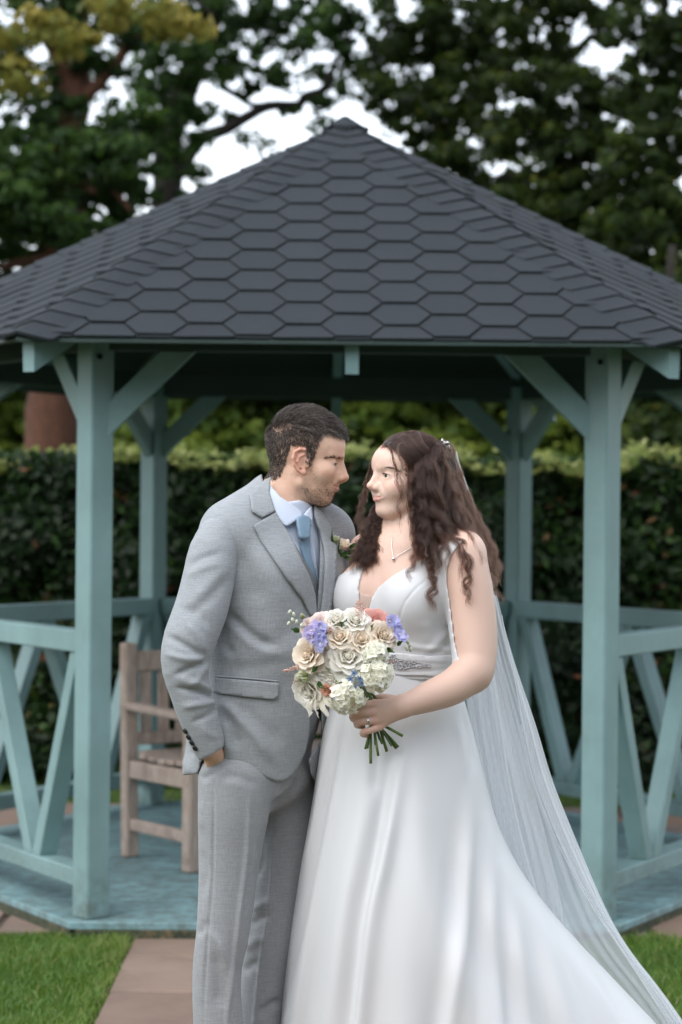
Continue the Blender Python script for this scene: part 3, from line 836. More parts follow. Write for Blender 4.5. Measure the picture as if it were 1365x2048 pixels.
class Field:
    BIG = 0.06
    def __init__(self, xs, ys, zs):
        self.xs, self.ys, self.zs = xs, ys, zs
        self.D = np.full((len(xs), len(ys), len(zs)), self.BIG, dtype=f32)
    def sub(self, lo, hi):
        sl = []
        for ax, a, b in zip((self.xs, self.ys, self.zs), lo, hi):
            i0 = max(0, np.searchsorted(ax, a) - 1); i1 = min(len(ax), np.searchsorted(ax, b) + 1)
            sl.append(slice(i0, max(i0, i1)))
        X = self.xs[sl[0]][:, None, None]; Y = self.ys[sl[1]][None, :, None]; Z = self.zs[sl[2]][None, None, :]
        return tuple(sl), X, Y, Z
    def put(self, sl, d, k, op):
        a = self.D[sl]
        if a.size == 0: return
        if op == 'u':
            if k > 0:
                h = np.maximum(k - np.abs(a - d), 0) / k
                r = np.minimum(a, d) - h * h * (k / 4)
            else: r = np.minimum(a, d)
        else:
            d = -d
            if k > 0:
                h = np.maximum(k - np.abs(a - d), 0) / k
                r = np.maximum(a, d) + h * h * (k / 4)
            else: r = np.maximum(a, d)
        self.D[sl] = r.astype(f32)

    def ell(self, c, r, k=0.01, op='u', M=None):
        """ellipsoid: centre c, radii r in frame M (Matrix local->world)"""
        M = M or Matrix.Identity(4)
        cw = M @ Vector(c); m = max(r) + 0.02 + k
        sl, X, Y, Z = self.sub([v - m for v in cw], [v + m for v in cw])
        Rm = np.array(M.to_3x3().transposed(), dtype=f32)
        dx, dy, dz = X - f32(cw.x), Y - f32(cw.y), Z - f32(cw.z)
        q = [Rm[i, 0] * dx + Rm[i, 1] * dy + Rm[i, 2] * dz for i in range(3)]
        k0 = np.sqrt(sum((q[i] / f32(r[i])) ** 2 for i in range(3)))
        k1 = np.sqrt(sum((q[i] / f32(r[i] ** 2)) ** 2 for i in range(3))) + f32(1e-9)
        self.put(sl, k0 * (k0 - 1) / k1, k, op)
    def cone(self, a, b, ra, rb, k=0.01, op='u', M=None, flat=None):
        """round cone a->b; flat=(axis vector world, factor) squashes across that axis"""
        if M is not None: a, b = M @ Vector(a), M @ Vector(b)
        a, b = Vector(a), Vector(b)
        m = max(ra, rb) * (1.0 if flat is None else max(1.0, 1 / flat[1])) + 0.02 + k
        sl, X, Y, Z = self.sub([min(a[i], b[i]) - m for i in range(3)], [max(a[i], b[i]) + m for i in range(3)])
        d = b - a; L2 = max(d.length_squared, 1e-9)
        px, py, pz = X - f32(a.x), Y - f32(a.y), Z - f32(a.z)
        t = np.clip((px * f32(d.x) + py * f32(d.y) + pz * f32(d.z)) / f32(L2), 0, 1)
        qx, qy, qz = px - t * f32(d.x), py - t * f32(d.y), pz - t * f32(d.z)
        if flat is not None:
            v, s = Vector(flat[0]).normalized(), flat[1]
            w = (qx * f32(v.x) + qy * f32(v.y) + qz * f32(v.z)) * f32(1 / s - 1)
            qx, qy, qz = qx + w * f32(v.x), qy + w * f32(v.y), qz + w * f32(v.z)
        self.put(sl, np.sqrt(qx * qx + qy * qy + qz * qz) - (f32(ra) + t * f32(rb - ra)), k, op)
    def chain(self, pts, rs, k=0.01, k2=None, M=None, op='u', flat=None, sub=0):
        """sub>0: resample smoothly and join without swelling at the joints"""
        if sub:
            A = catmull([(*tuple(p), r) for p, r in zip(pts, rs)], sub)
            pts, rs, k2 = [Vector(a[:3]) for a in A], [float(a[3]) for a in A], 0.0
            lo = np.min([tuple(p) for p in pts], 0) - max(rs) * 1.6 - .03; hi = np.max([tuple(p) for p in pts], 0) + max(rs) * 1.6 + .03
            T = Field.__new__(Field); sl, X, Y, Z = self.sub(lo, hi)
            T.xs, T.ys, T.zs = self.xs[sl[0]], self.ys[sl[1]], self.zs[sl[2]]
            T.D = np.full((len(T.xs), len(T.ys), len(T.zs)), self.BIG, dtype=f32)
            for i in range(len(pts) - 1): T.cone(pts[i], pts[i + 1], rs[i], rs[i + 1], 0.0, 'u', M, flat)
            self.put(sl, T.D, k, op)
            return
        for i in range(len(pts) - 1):
            self.cone(pts[i], pts[i + 1], rs[i], rs[i + 1], k if i == 0 else (k2 if k2 is not None else k), op, M, flat)

    def px(self):
        """pixel position of every grid point (broadcast arrays)"""
        X = self.xs[:, None, None]; Y = self.ys[None, :, None]; Z = self.zs[None, None, :]
        ux, uy = X / Y * f32(F), (f32(CAMZ) - Z) / Y * f32(F)
        return 682.5 + f32(_c) * ux - f32(_s) * uy, 1024 + f32(_s) * ux + f32(_c) * uy

    def mesh(self):
        return surface_nets(self.D, self.xs, self.ys, self.zs)

def poly_sdf(poly, PX, PY):
    """signed distance (negative inside) to a closed polygon, 2-D arrays"""
    P = np.array(poly, dtype=f32); n = len(P)
    d = np.full(np.broadcast(PX, PY).shape, 1e18, dtype=f32); ins = np.zeros(d.shape, dtype=bool)
    for i in range(n):
        a, b = P[i], P[(i + 1) % n]; e = b - a
        wx, wy = PX - a[0], PY - a[1]
        t = np.clip((wx * e[0] + wy * e[1]) / max(float(e @ e), 1e-9), 0, 1)
        d = np.minimum(d, (wx - t * e[0]) ** 2 + (wy - t * e[1]) ** 2)
        if abs(e[1]) > 1e-9:
            c = (a[1] > PY) != (b[1] > PY)
            ins ^= c & (PX < e[0] * (PY - a[1]) / e[1] + a[0])
    return np.where(ins, -1, 1) * np.sqrt(d)

def surface_nets(D, xs, ys, zs):
    I = D < 0
    nx, ny, nz = D.shape
    s = I[:-1, :-1, :-1].astype(np.int8)
    s = sum(I[i:nx - 1 + i, j:ny - 1 + j, k:nz - 1 + k].astype(np.int8) for i in (0, 1) for j in (0, 1) for k in (0, 1))
    act = (s > 0) & (s < 8)
    ci, cj, ck = np.nonzero(act)
    idx = np.full(act.shape, -1, dtype=np.int32); idx[ci, cj, ck] = np.arange(len(ci))
    cor = [(i, j, k) for i in (0, 1) for j in (0, 1) for k in (0, 1)]
    val = {c: D[ci + c[0], cj + c[1], ck + c[2]] for c in cor}
    acc = np.zeros((len(ci), 3)); cnt = np.zeros(len(ci))
    for a in cor:
        for ax in range(3):
            if a[ax]: continue
            b = list(a); b[ax] = 1; b = tuple(b)
            va, vb = val[a], val[b]
            m = (va < 0) != (vb < 0)
            t = np.where(m, va / np.where(m, va - vb, 1), 0)
            p = np.stack([np.full(len(ci), a[q], dtype=float) if q != ax else t for q in range(3)], 1)
            acc += p * m[:, None]; cnt += m
    q = acc / np.maximum(cnt, 1)[:, None]
    V = np.stack([xs[ci] + q[:, 0] * (xs[ci + 1] - xs[ci]), ys[cj] + q[:, 1] * (ys[cj + 1] - ys[cj]), zs[ck] + q[:, 2] * (zs[ck + 1] - zs[ck])], 1)
    quads = []
    for ax in range(3):
        sl0 = [slice(None)] * 3; sl1 = [slice(None)] * 3
        sl0[ax] = slice(0, -1); sl1[ax] = slice(1, None)
        A, B = I[tuple(sl0)], I[tuple(sl1)]
        e = np.nonzero(A != B)
        flip = A[e]
        o1, o2 = [(1, 2), (2, 0), (0, 1)][ax]
        ok = np.ones(len(e[0]), bool)
        for o in (o1, o2): ok &= (e[o] > 0) & (e[o] < D.shape[o] - 1)
        e = [x[ok] for x in e]; flip = flip[ok]
        def cell(d1, d2):
            c = [e[0].copy(), e[1].copy(), e[2].copy()]
            c[o1] = c[o1] - d1; c[o2] = c[o2] - d2
            return idx[c[0], c[1], c[2]]
        a, b, c, d = cell(1, 1), cell(0, 1), cell(0, 0), cell(1, 0)
        Q = np.stack([a, b, c, d], 1); Q[~flip] = Q[~flip][:, ::-1]
        quads.append(Q)
    Q = np.vstack(quads); Q = Q[(Q >= 0).all(1)]
    return V, Q

def vnormals(V, Q):
    a, b = V[Q[:, 2]] - V[Q[:, 0]], V[Q[:, 3]] - V[Q[:, 1]]
    n = np.cross(a, b); N = np.zeros_like(V)
    for i in range(4): np.add.at(N, Q[:, i], n)
    return N / (np.linalg.norm(N, axis=1)[:, None] + 1e-12)

def relax(V, Q, it=2, lam=0.5, mask=None):
    E = np.vstack([Q[:, [0, 1]], Q[:, [1, 2]], Q[:, [2, 3]], Q[:, [3, 0]]])
    for _ in range(it):
        S = np.zeros_like(V); c = np.zeros(len(V))
        np.add.at(S, E[:, 0], V[E[:, 1]]); np.add.at(c, E[:, 0], 1)
        np.add.at(S, E[:, 1], V[E[:, 0]]); np.add.at(c, E[:, 1], 1)
        W = S / np.maximum(c, 1)[:, None]
        l = lam if mask is None else lam * mask[:, None]
        V = V + (W - V) * l
    return V

def seg_dist(PX, PY, poly):
    """distance to an open polyline and 0..1 position along it"""
    best = np.full(PX.shape, 1e9); along = np.zeros(PX.shape)
    P = np.array(poly, float)
    L = np.concatenate([[0], np.cumsum(np.linalg.norm(np.diff(P, axis=0), axis=1))]); T = L[-1]
    for i in range(len(P) - 1):
        a, e = P[i], P[i + 1] - P[i]
        t = np.clip(((PX - a[0]) * e[0] + (PY - a[1]) * e[1]) / max(e @ e, 1e-9), 0, 1)
        d = np.hypot(PX - a[0] - t * e[0], PY - a[1] - t * e[1])
        m = d < best
        best[m] = d[m]; along[m] = (L[i] + t[m] * (L[i + 1] - L[i])) / T
    return best, along

def fold(V, N, strokes, facing=True):
    """push cloth out/in along strokes: (polyline px, width px, height m)"""
    PX, PY = topx(V[:, 0], V[:, 1], V[:, 2])
    C = V - np.array([0, 0, CAMZ]); C /= np.linalg.norm(C, axis=1)[:, None]
    f = np.clip(-(N * C).sum(1) * 2.0 + 0.3, 0, 1) if facing else 1.0
    h = np.zeros(len(V))
    for (poly, w, amp) in strokes:
        poly = catmull(poly, 4 * len(poly)) if len(poly) > 2 else poly
        d, t = seg_dist(PX, PY, poly)
        taper = np.clip(np.minimum(t, 1 - t) * 4 + 0.15, 0, 1)
        h += amp * np.exp(-(d / w) ** 2) * taper
    return V + N * (h * f)[:, None]

def bvh_of(V, Q):
    return BVHTree.FromPolygons([tuple(v) for v in V.tolist()], [tuple(q) for q in Q.tolist()])

CAMP = Vector((0, 0, CAMZ))
def hit_px(bvh, px, py):
    d = (at(px, py, 1.0) - CAMP).normalized()
    h = bvh.ray_cast(CAMP, d)
    if h[0] is not None: return h[0], h[1]
    # outside the form: the closest place to the ray
    p = CAMP + d * 5.15
    q = bvh.find_nearest(p)
    t = (q[0] - CAMP).dot(d)
    return CAMP + d * t, q[1]

def drape(name, poly, bvh, off, thick, mat, parent, res=5.0, smooth=2, curve=True, lift=None, edge_round=True):
    """cloth piece with the given outline lying on a form, 'off' metres proud of it"""
    pts = catmull(list(poly) + [poly[0]], len(poly) * 5 + 1)[:-1] if curve else []
    if not curve:
        for i in range(len(poly)):
            a, b = np.array(poly[i], float), np.array(poly[(i + 1) % len(poly)], float)
            n = max(1, int(np.linalg.norm(b - a) / res))
            pts += [a + (b - a) * j / n for j in range(n)]
    pts = [Vector((float(p[0]), float(p[1]))) for p in pts]
    nb = len(pts)
    edges = [(i, (i + 1) % nb) for i in range(nb)]
    xs = [p.x for p in pts]; ys = [p.y for p in pts]
    gx, gy = np.meshgrid(np.arange(min(xs), max(xs), res), np.arange(min(ys), max(ys), res))
    gx[1::2] += res / 2
    d = poly_sdf([tuple(p) for p in pts], gx.astype(f32), gy.astype(f32))
    ins = d < -res * 0.45
    allp = pts + [Vector((float(a), float(b))) for a, b in zip(gx[ins], gy[ins])]
    vs, es, fs, *_ = delaunay_2d_cdt(allp, edges, [], 1, 1e-4)
    me_v, nor = [], []
    dep = []
    for v in vs:
        h, n = hit_px(bvh, v.x, v.y)
        if n.dot(h - CAMP) > 0: n = -n
        o = off + (lift(v.x, v.y) if lift else 0.0)
        me_v.append(h + n * o); nor.append(n)
    A = np.array([tuple(p) for p in me_v])
    # smooth distances a little so folds of the form below do not print through
    if smooth:
        nb_l = [set() for _ in vs]
        for f in fs:
            for i in range(len(f)):
                nb_l[f[i]].add(f[i - 1]); nb_l[f[i - 1]].add(f[i])
        for _ in range(smooth):
            B = A.copy()
            for i, s in enumerate(nb_l):
                if s: B[i] = 0.5 * A[i] + 0.5 * A[list(s)].mean(0)
            r = A - np.array([0, 0, CAMZ]); rl = np.linalg.norm(r, axis=1)
            bl = np.linalg.norm(B - np.array([0, 0, CAMZ]), axis=1)
            A = np.array([0, 0, CAMZ]) + r * (bl / rl)[:, None]
    bm = bmesh.new()
    bv = [bm.verts.new(p) for p in A]
    for f in fs:
        try: bm.faces.new([bv[i] for i in f])
        except ValueError: pass
    bmesh.ops.recalc_face_normals(bm, faces=bm.faces)
    bm.normal_update()
    s = sum((f.normal.dot(f.calc_center_median() - CAMP)) for f in bm.faces)
    if s > 0: bmesh.ops.reverse_faces(bm, faces=bm.faces)
    me = bpy.data.meshes.new(name); bm.to_mesh(me); bm.free()
    o = link(name, me, mat, parent, True)
    if parent is not None: pass
    md = o.modifiers.new('thickness', 'SOLIDIFY'); md.thickness = thick; md.offset = -1
    return o

def shell(field_form, poly_list, off, thick, spans=None):
    """thick sheet standing 'off' outside a form, cut to outlines given in pixels"""
    D = field_form.D
    PX, PY = field_form.px()
    reg = None
    for poly, op in poly_list:
        d = poly_sdf(poly, PX, PY) * f32(5.2 / F)
        if reg is None: reg = d
        elif op == 'u': reg = np.minimum(reg, d)
        else: reg = np.maximum(reg, -d)
    return np.maximum(np.maximum(D - f32(off), f32(off - thick) - D), reg)

# hair curves ------------------------------------------------------
def hair_obj(name, strands, radii, mat, parent=None, tint=None):
    """strands: list of (n,3) arrays; radii: list of root radii (taper to tip)"""
    cu = bpy.data.hair_curves.new(name)
    sizes = [len(s) for s in strands]
    cu.add_curves(sizes)
    P = np.vstack(strands).astype(f32)
    cu.points.foreach_set('position', P.ravel())
    rad = np.concatenate([r * np.linspace(1, 0.35, n) for r, n in zip(radii, sizes)]).astype(f32)
    a = cu.attributes.get('radius') or cu.attributes.new('radius', 'FLOAT', 'POINT')
    a.data.foreach_set('value', rad)
    if tint is not None:
        a = cu.attributes.new('tint', 'FLOAT', 'CURVE'); a.data.foreach_set('value', np.asarray(tint, dtype=f32))
    cu.materials.append(mat)
    o = bpy.data.objects.new(name, cu); COL.objects.link(o)
    if parent: o.parent = parent
    return o

# ------------------------------------------------------------------ head
def head_frame(origin, yaw, pitch, roll=0.0, sign=1):
    """local (forward, lateral, up) -> world. yaw from facing the camera; sign +1 turns to the right of the picture"""
    f = Vector((sign * math.sin(yaw), -math.cos(yaw), 0))
    up = Vector((0, 0, 1))
    l = up.cross(f)
    M = Matrix((f, l, up)).transposed()
    M = M @ Matrix.Rotation(-pitch, 3, 'Y') @ Matrix.Rotation(roll, 3, 'X')
    M = M.to_4x4(); M.translation = origin
    return M

def build_head(S, M, H):
    mm = 0.001
    def v(p): return tuple(c * mm for c in p)
    def E(c, r, k, op='u', rot=None):
        Mx = M @ Matrix.Translation(v(c)) @ rot.to_4x4() if rot is not None else M @ Matrix.Translation(v(c))
        S.ell((0, 0, 0), v(r), k * mm, op, Mx)
    def Cn(a, b, ra, rb, k, op='u'): S.cone(v(a), v(b), ra * mm, rb * mm, k * mm, op, M)
    for (c, r, k) in H['mass']: E(c, r, k)
    for (c, r, k) in H['pair']:
        for s in (-1, 1): E((c[0], s * c[1], c[2]), r, k)
    for (a, b, ra, rb, k) in H['paircone']:
        for s in (-1, 1): Cn((a[0], s * a[1], a[2]), (b[0], s * b[1], b[2]), ra, rb, k)
    for s in (-1, 1):
        c, r, k = H['socket']; E((c[0], s * c[1], c[2]), r, k, 's')
        c, r, k = H['lid']; E((c[0], s * c[1], c[2]), (r, r * 1.06, r * .94), k)
        c, r, k = H['slit']; E((c[0], s * c[1], c[2]), r, k, 's')
    for (a, b, ra, rb, k) in H['nose']: Cn(a, b, ra, rb, k)
    for (c, r, k) in H['nosemass']: E(c, r, k)
    for s in (-1, 1):
        for (c, r, k) in H['ala']: E((c[0], s * c[1], c[2]), r, k)
        c, r, k = H['nostril']; E((c[0], s * c[1], c[2]), r, k, 's')
    for nm in ('uplip', 'lowlip'):
        for s in (-1, 1):
            P, Rr, k = H[nm]
            for i in range(len(P) - 1):
                Cn((P[i][0], s * P[i][1], P[i][2]), (P[i + 1][0], s * P[i + 1][1], P[i + 1][2]), Rr[i], Rr[i + 1], k)
    P, Rr, k = H['mouth']
    for s in (-1, 1):
        for i in range(len(P) - 1):
            Cn((P[i][0], s * P[i][1], P[i][2]), (P[i + 1][0], s * P[i + 1][1], P[i + 1][2]), Rr[i], Rr[i + 1], k, 's')
    for (c, r, k) in H.get('dimple', []):
        for s in (-1, 1): E((c[0], s * c[1], c[2]), r, k, 's')
    # ears
    if H.get('ear'):
        e = H['ear']; sc_ = e['scale']; cx, cl, cz = e['c']
        hel = [(13, 4), (14, 16), (6, 27), (-7, 30), (-19, 23), (-23, 8), (-20, -9), (-12, -22), (-2, -29)]
        for s in (-1, 1):
            def ep(f, u, out): return (cx + f * sc_, s * (cl + out), cz + u * sc_)
            out = lambda f: max(0, (12 - f)) * 0.50
            E(ep(-4, 0, 4), (19 * sc_, 4.5, 27 * sc_), 4, 'u', Matrix.Rotation(s * R(-26), 3, 'Z'))
            for (a, b) in zip(hel[:-1], hel[1:]):
                Cn(ep(a[0], a[1], out(a[0])), ep(b[0], b[1], out(b[0])), 3.8 * sc_, 3.8 * sc_, 2.5)
            E(ep(2, -27, 7), (7.5 * sc_, 4, 8 * sc_), 4)
            E(ep(5, -6, 12), (7.5 * sc_, 8, 12 * sc_), 3, 's')
            E(ep(-7, 17, 16), (6 * sc_, 6, 8 * sc_), 3, 's')
            ah = [(2, 16), (-8, 12), (-13, 0), (-8, -14), (2, -19)]
            for (a, b) in zip(ah[:-1], ah[1:]):
                Cn(ep(a[0], a[1], out(a[0]) + 0.5), ep(b[0], b[1], out(b[0]) + .5), 2.8 * sc_, 2.8 * sc_, 2.5)
            Cn(ep(11, 2, 2), ep(11, -12, 3), 4.5 * sc_, 4.2 * sc_, 4)

def head_local(M, V):
    Mi = np.array(M.inverted())
    return (V @ Mi[:3, :3].T + Mi[:3, 3]) * 1000

def lip_mask(L, H):
    m = np.zeros(len(L))
    for nm, pad in (('uplip', 0.6), ('lowlip', 0.8)):
        P, Rr, k = H[nm]
        A = np.stack([L[:, 0], np.abs(L[:, 1]), L[:, 2]], 1)
        for i in range(len(P) - 1):
            a, b = np.array(P[i], float), np.array(P[i + 1], float); e = b - a
            t = np.clip(((A - a) @ e) / (e @ e), 0, 1)
            d = np.linalg.norm(A - a - t[:, None] * e, axis=1) - (Rr[i] + t * (Rr[i + 1] - Rr[i]))
            m = np.maximum(m, np.clip((pad - d) / 1.2 + 0.5, 0, 1))
    return m

def vattr(o, name, vals):
    a = o.data.attributes.new(name, 'FLOAT', 'POINT'); a.data.foreach_set('value', np.asarray(vals, dtype=f32))

def m_skin(name, base, dark, lip, blush, sssr=(0.9, 0.35, 0.2)):
    t = NT(name)
    n = t.noise(60, 5, 0.6); n2 = t.noise(700, 3, 0.6); n3 = t.noise(240, 2, .5)
    c = t.mix(t.ramp(n, [(0.35, (0, 0, 0)), (0.7, (0.55,) * 3)]), base, dark)
    c = t.mix(t.ramp(n3, [(0.64, (0, 0, 0)), (0.74, (0.5,) * 3)]), c, tuple(x * .60 for x in dark))
    c = t.mix(t.attr('limb'), c, tuple(a * b for a, b in zip(base, (.80, .77, .76))))
    c = t.mix(t.attr('blush'), c, blush)
    c = t.mix(t.attr('lip'), c, lip)
    t.set(color=c, rough=0.48, spec=0.38, sss=0.18, sssr=sssr, ssss=0.006)
    t.bump(t.math('ADD', n2, t.math('MULTIPLY', n, .3)), 0.12, 0.0012)
    return t.m

def m_hair(name, stops, rough=0.35, coat=0.2):
    t = NT(name)
    hi = t.node('ShaderNodeHairInfo')
    c = t.ramp(hi.outputs['Random'], stops)
    t.set(color=c, rough=rough, spec=0.5)
    return t.m

def eye_parts(parent, M, c, r, gaze, iris_col, side):
    """eyeball with iris and pupil; gaze is a local direction"""
    mmv = Vector((c[0], side * c[1], c[2])) * 0.001
    g = Vector(gaze).normalized()
    bm = bmesh.new(); bmesh.ops.create_uvsphere(bm, u_segments=24, v_segments=16, radius=r * .001)
    rot = M.to_3x3() @ g
    q = rot.to_track_quat('Z', 'Y').to_matrix().to_4x4()
    q.translation = M @ mmv
    bm.transform(q)
    o = bm_link('eye', bm, EYEW, parent, True)
    for nm, rr, off, mt in (('iris', 5.6, .35, iris_col), ('pupil', 2.5, .55, PUPIL)):
        bm = bmesh.new()
        rings = 4
        ctr = bm.verts.new((0, 0, math.sqrt(r * r) + off))
        prev = None
        for i in range(1, rings + 1):
            a = rr * i / rings
            row = [bm.verts.new((a * math.cos(x * math.pi / 10), a * math.sin(x * math.pi / 10), math.sqrt(max(0, r * r - a * a)) + off * (1 - .5 * i / rings))) for x in range(20)]
            for x in range(20):
                if prev is None: bm.faces.new((ctr, row[x], row[(x + 1) % 20]))
                else: bm.faces.new((prev[x], row[x], row[(x + 1) % 20], prev[(x + 1) % 20]))
            prev = row
        bmesh.ops.scale(bm, vec=(.001,) * 3, verts=bm.verts)
        bm.transform(q)
        bm_link(nm, bm, mt, o, True)
    return o
EYEW = plain('eye_white', (0.72, 0.68, 0.65), 0.15)
PUPIL = plain('pupil_black', (0.004, 0.004, 0.004), 0.08)
IRIS_BR = plain('brown_iris', (0.055, 0.028, 0.012), 0.12)
# ------------------------------------------------------------------ cloth materials
def m_wool(name, base, amt=0.5):
    t = NT(name)
    sx = t.noise(150, 2, 0.6, t.coord((4, 4, 0.25))); sy = t.noise(150, 2, 0.6, t.coord((0.25, 0.25, 4)))
    w = t.math('MULTIPLY', t.math('ADD', sx, sy), 0.5)
    big = t.noise(6, 4)
    d = tuple(c * (1 - .42 * amt) for c in base); l = tuple(min(1, c * (1 + .42 * amt)) for c in base)
    c = t.ramp(w, [(0.36, d), (0.5, base), (0.64, l)])
    c = t.mix(t.ramp(big, [(.3, (0, 0, 0)), (.75, (.22,) * 3)]), c, tuple(x * .86 for x in base))
    t.set(color=c, rough=0.78, spec=0.25, sheen=0.12)
    t.bump(w, 0.12, 0.0010); return t.m
SUIT = m_wool('grey_wool', (0.310, 0.334, 0.354), .44)
SUIT_T = m_wool('grey_wool_trousers', (0.295, 0.310, 0.324), .40)
VEST = m_wool('grey_wool_waistcoat', (0.200, 0.220, 0.245))
LINING = plain('grey_lining', (0.05, 0.065, 0.075), 0.5)
SHIRT = NT('pale_blue_cotton'); SHIRT.set(color=(0.60, 0.67, 0.80), rough=0.7, spec=0.2); SHIRT.bump(SHIRT.noise(600, 2), .1, .0006); SHIRT = SHIRT.m
def m_tie():
    t = NT('blue_silk')
    w = t.node('ShaderNodeTexWave'); w.inputs['Scale'].default_value = 260; t.t.links.new(t.coord((1, 1, 1), 'Object', (0, R(40), 0)), w.inputs['Vector'])
    t.set(color=t.ramp(w.outputs['Fac'], [(0, (0.165, 0.275, 0.385)), (1, (0.22, 0.34, 0.46))]), rough=0.42, spec=0.5, sheen=.2)
    return t.m
TIE = m_tie()
BUTTON = plain('black_horn', (0.012, 0.012, 0.014), 0.3)
SKIN_G = m_skin('skin_groom', (0.76, 0.505, 0.380), (0.67, 0.415, 0.300), (0.52, 0.205, 0.170), (0.64, 0.320, 0.235))
HAIR_G = m_hair('dark_brown_hair', [(0, (0.022, 0.014, 0.010)), (0.66, (0.048, 0.033, 0.024)), (0.82, (0.10, 0.075, 0.06)), (0.94, (0.20, 0.175, 0.16)), (1, (0.36, 0.33, 0.31))], 0.34)
STUB = m_hair('stubble_brown', [(0, (0.035, 0.019, 0.011)), (1, (0.11, 0.062, 0.036))], 0.5)

GY = 5.2
groom = empty('person', tuple(at(500, 2365, GY)[:2]) + (0.0,))
tag(groom, 'man in light grey suit, blue tie, hand in pocket, gazing at the bride', 'person')
GB = Vector(groom.location)
def gl(o):
    """geometry was made in world coordinates: keep it there under the person's empty"""
    o.parent = groom; o.matrix_parent_inverse = Matrix.Translation(-GB); return o
def under(o, p):
    o.parent = p; return o

PHI = R(42)
GF = Vector((math.sin(PHI), -math.cos(PHI), 0)); GLAT = Vector((-math.cos(PHI), -math.sin(PHI), 0))   # his right, towards the camera
def gframe(px, py, Y=GY, rot=0.0):
    M = Matrix((GLAT, GF, Vector((0, 0, 1)))).transposed().to_4x4(); M.translation = at(px, py, Y); return M
def gpt(px, py, lat=0, fwd=0): return at(px, py, GY) + GLAT * lat + GF * fwd

MHEAD = dict(
    mass=[((2, 0, 42), (85, 73, 80), 0), ((44, 0, 40), (52, 58, 48), 22), ((34, 0, -22), (50, 56, 66), 22), ((48, 0, -52), (29, 31, 27), 16), ((49, 0, -82), (18, 20, 14), 14),
          ((20, 0, -72), (34, 40, 22), 16)],
    pair=[((50, 42, -20), (26, 20, 22), 16)],
    paircone=[((4, 50, -46), (48, 17, -83), 14, 11, 20), ((86, 7, 16), (68, 44, 19), 7.5, 6, 10), ((84, 13, -24), (74, 22, -48), 4, 3, 9)],
    socket=((91, 32, 0), (15, 16, 9.5), 8), lid=((66, 31, -2), 14.4, 4), slit=((80, 32, -3.6), (9, 12.5, 3.3), 1.2),
    nose=[((86, 0, 9), (97, 0, -30), 6.3, 8.2, 7), ((80, 0, -4), (86, 0, -34), 9, 13, 8)], nosemass=[((95, 0, -33), (11.5, 10.5, 8.5), 5), ((87, 0, -40), (11, 6, 5), 4)],
    ala=[((86, 12.5, -36), (10, 6.5, 7.5), 4)], nostril=((92, 7, -43), (6.5, 3.4, 3.2), 2),
    uplip=([(80.5, 0, -50), (78, 12, -50.2), (72, 25, -51)], [4.4, 4.0, 2.2], 3), lowlip=([(79, 0, -59.5), (76.5, 11, -58.5), (71, 23.5, -53.5)], [5.4, 4.6, 2.2], 3),
    mouth=([(86, 0, -54.6), (81.5, 14, -54.4), (75, 27, -51)], [1.7, 1.6, 1.6], 2),
    
    ear=dict(scale=.93, c=(9, 69, 2)))
GH = head_frame(at(606.5, 926, GY - 0.005), R(84), R(0), 0, 1)

def groom_body():
    xs = fine_axis(-0.46, 0.16, 0.009, [(-0.19, 0.035, 0.0021)])
    ys = fine_axis(4.88, 5.56, 0.009, [(5.105, 5.29, 0.0021)])
    zs = fine_axis(0.04, 1.84, 0.012, [(1.545, 1.79, 0.0021)])
    S_ = Field(xs, ys, zs)
    build_head(S_, GH, MHEAD)
    def hm(p): return GH @ (Vector(p) * .001)
    S_.chain([hm((-26, 0, -28)), hm((-40, 0, -90)), hm((-52, 0, -150))], [.049, .0465, .050], .022)
    for s in (-1, 1): S_.cone(hm((-12, s * 46, -22)), hm((-22, s * 14, -150)), .010, .012, .02)
    S_.ell((0, 0, 0), (.006, .008, .012), .012, 'u', GH @ Matrix.Translation((.004, 0, -.122)))
    groom_torso(S_, -0.008)
    # arms
    S_.chain([at(428, 1085, 5.06), at(372, 1318, 5.02), at(420, 1492, 5.035)], [.034, .030, .023], .02, .006)
    S_.chain([at(420, 1492, 5.038), at(438, 1532, 5.082)], [.025, .028], .01, .006, flat=((0, 1, 0), .55))
    for i, dx in enumerate((-16, -4, 8, 19)): S_.chain([at(437 + dx * .6, 1532, 5.085), at(446 + dx, 1572, 5.085), at(452 + dx, 1604, 5.095)], [.0105, .0095, .008], .006, .002)
    S_.chain([at(428, 1505, 5.045), at(450, 1535, 5.085), at(462, 1565, 5.095)], [.013, .011, .009], .008, .003)
    S_.chain([at(672, 1085, 5.36), at(700, 1290, 5.50), at(790, 1345, 5.44)], [.040, .032, .022], .03, .006)
    S_.chain([at(790, 1345, 5.44), at(828, 1352, 5.43)], [.026, .030], .01, .006)
    for i in range(4): S_.chain([at(826, 1338 + i * 12, 5.43), at(862, 1340 + i * 13, 5.42), at(888, 1344 + i * 13, 5.40)], [.010, .009, .0075], .005, .002)
    S_.chain([at(815, 1335, 5.42), at(838, 1318, 5.41), at(858, 1312, 5.40)], [.011, .010, .008], .006, .002)
    # legs
    for s, (hp, kn, an) in ((1, ((470, 1570, 5.13), (452, 1850, 5.14), (440, 2270, 5.15))), (-1, ((562, 1570, 5.27), (540, 1850, 5.27), (505, 2270, 5.30)))):
        S_.chain([at(*hp), at(*kn), at(*an)], [.048, .034, .025], .04, .01)
        S_.cone(at(an[0], 2330, an[2]), at(an[0] + 50, 2348, an[2] - .1), .034, .026, .02)
    return S_.mesh()

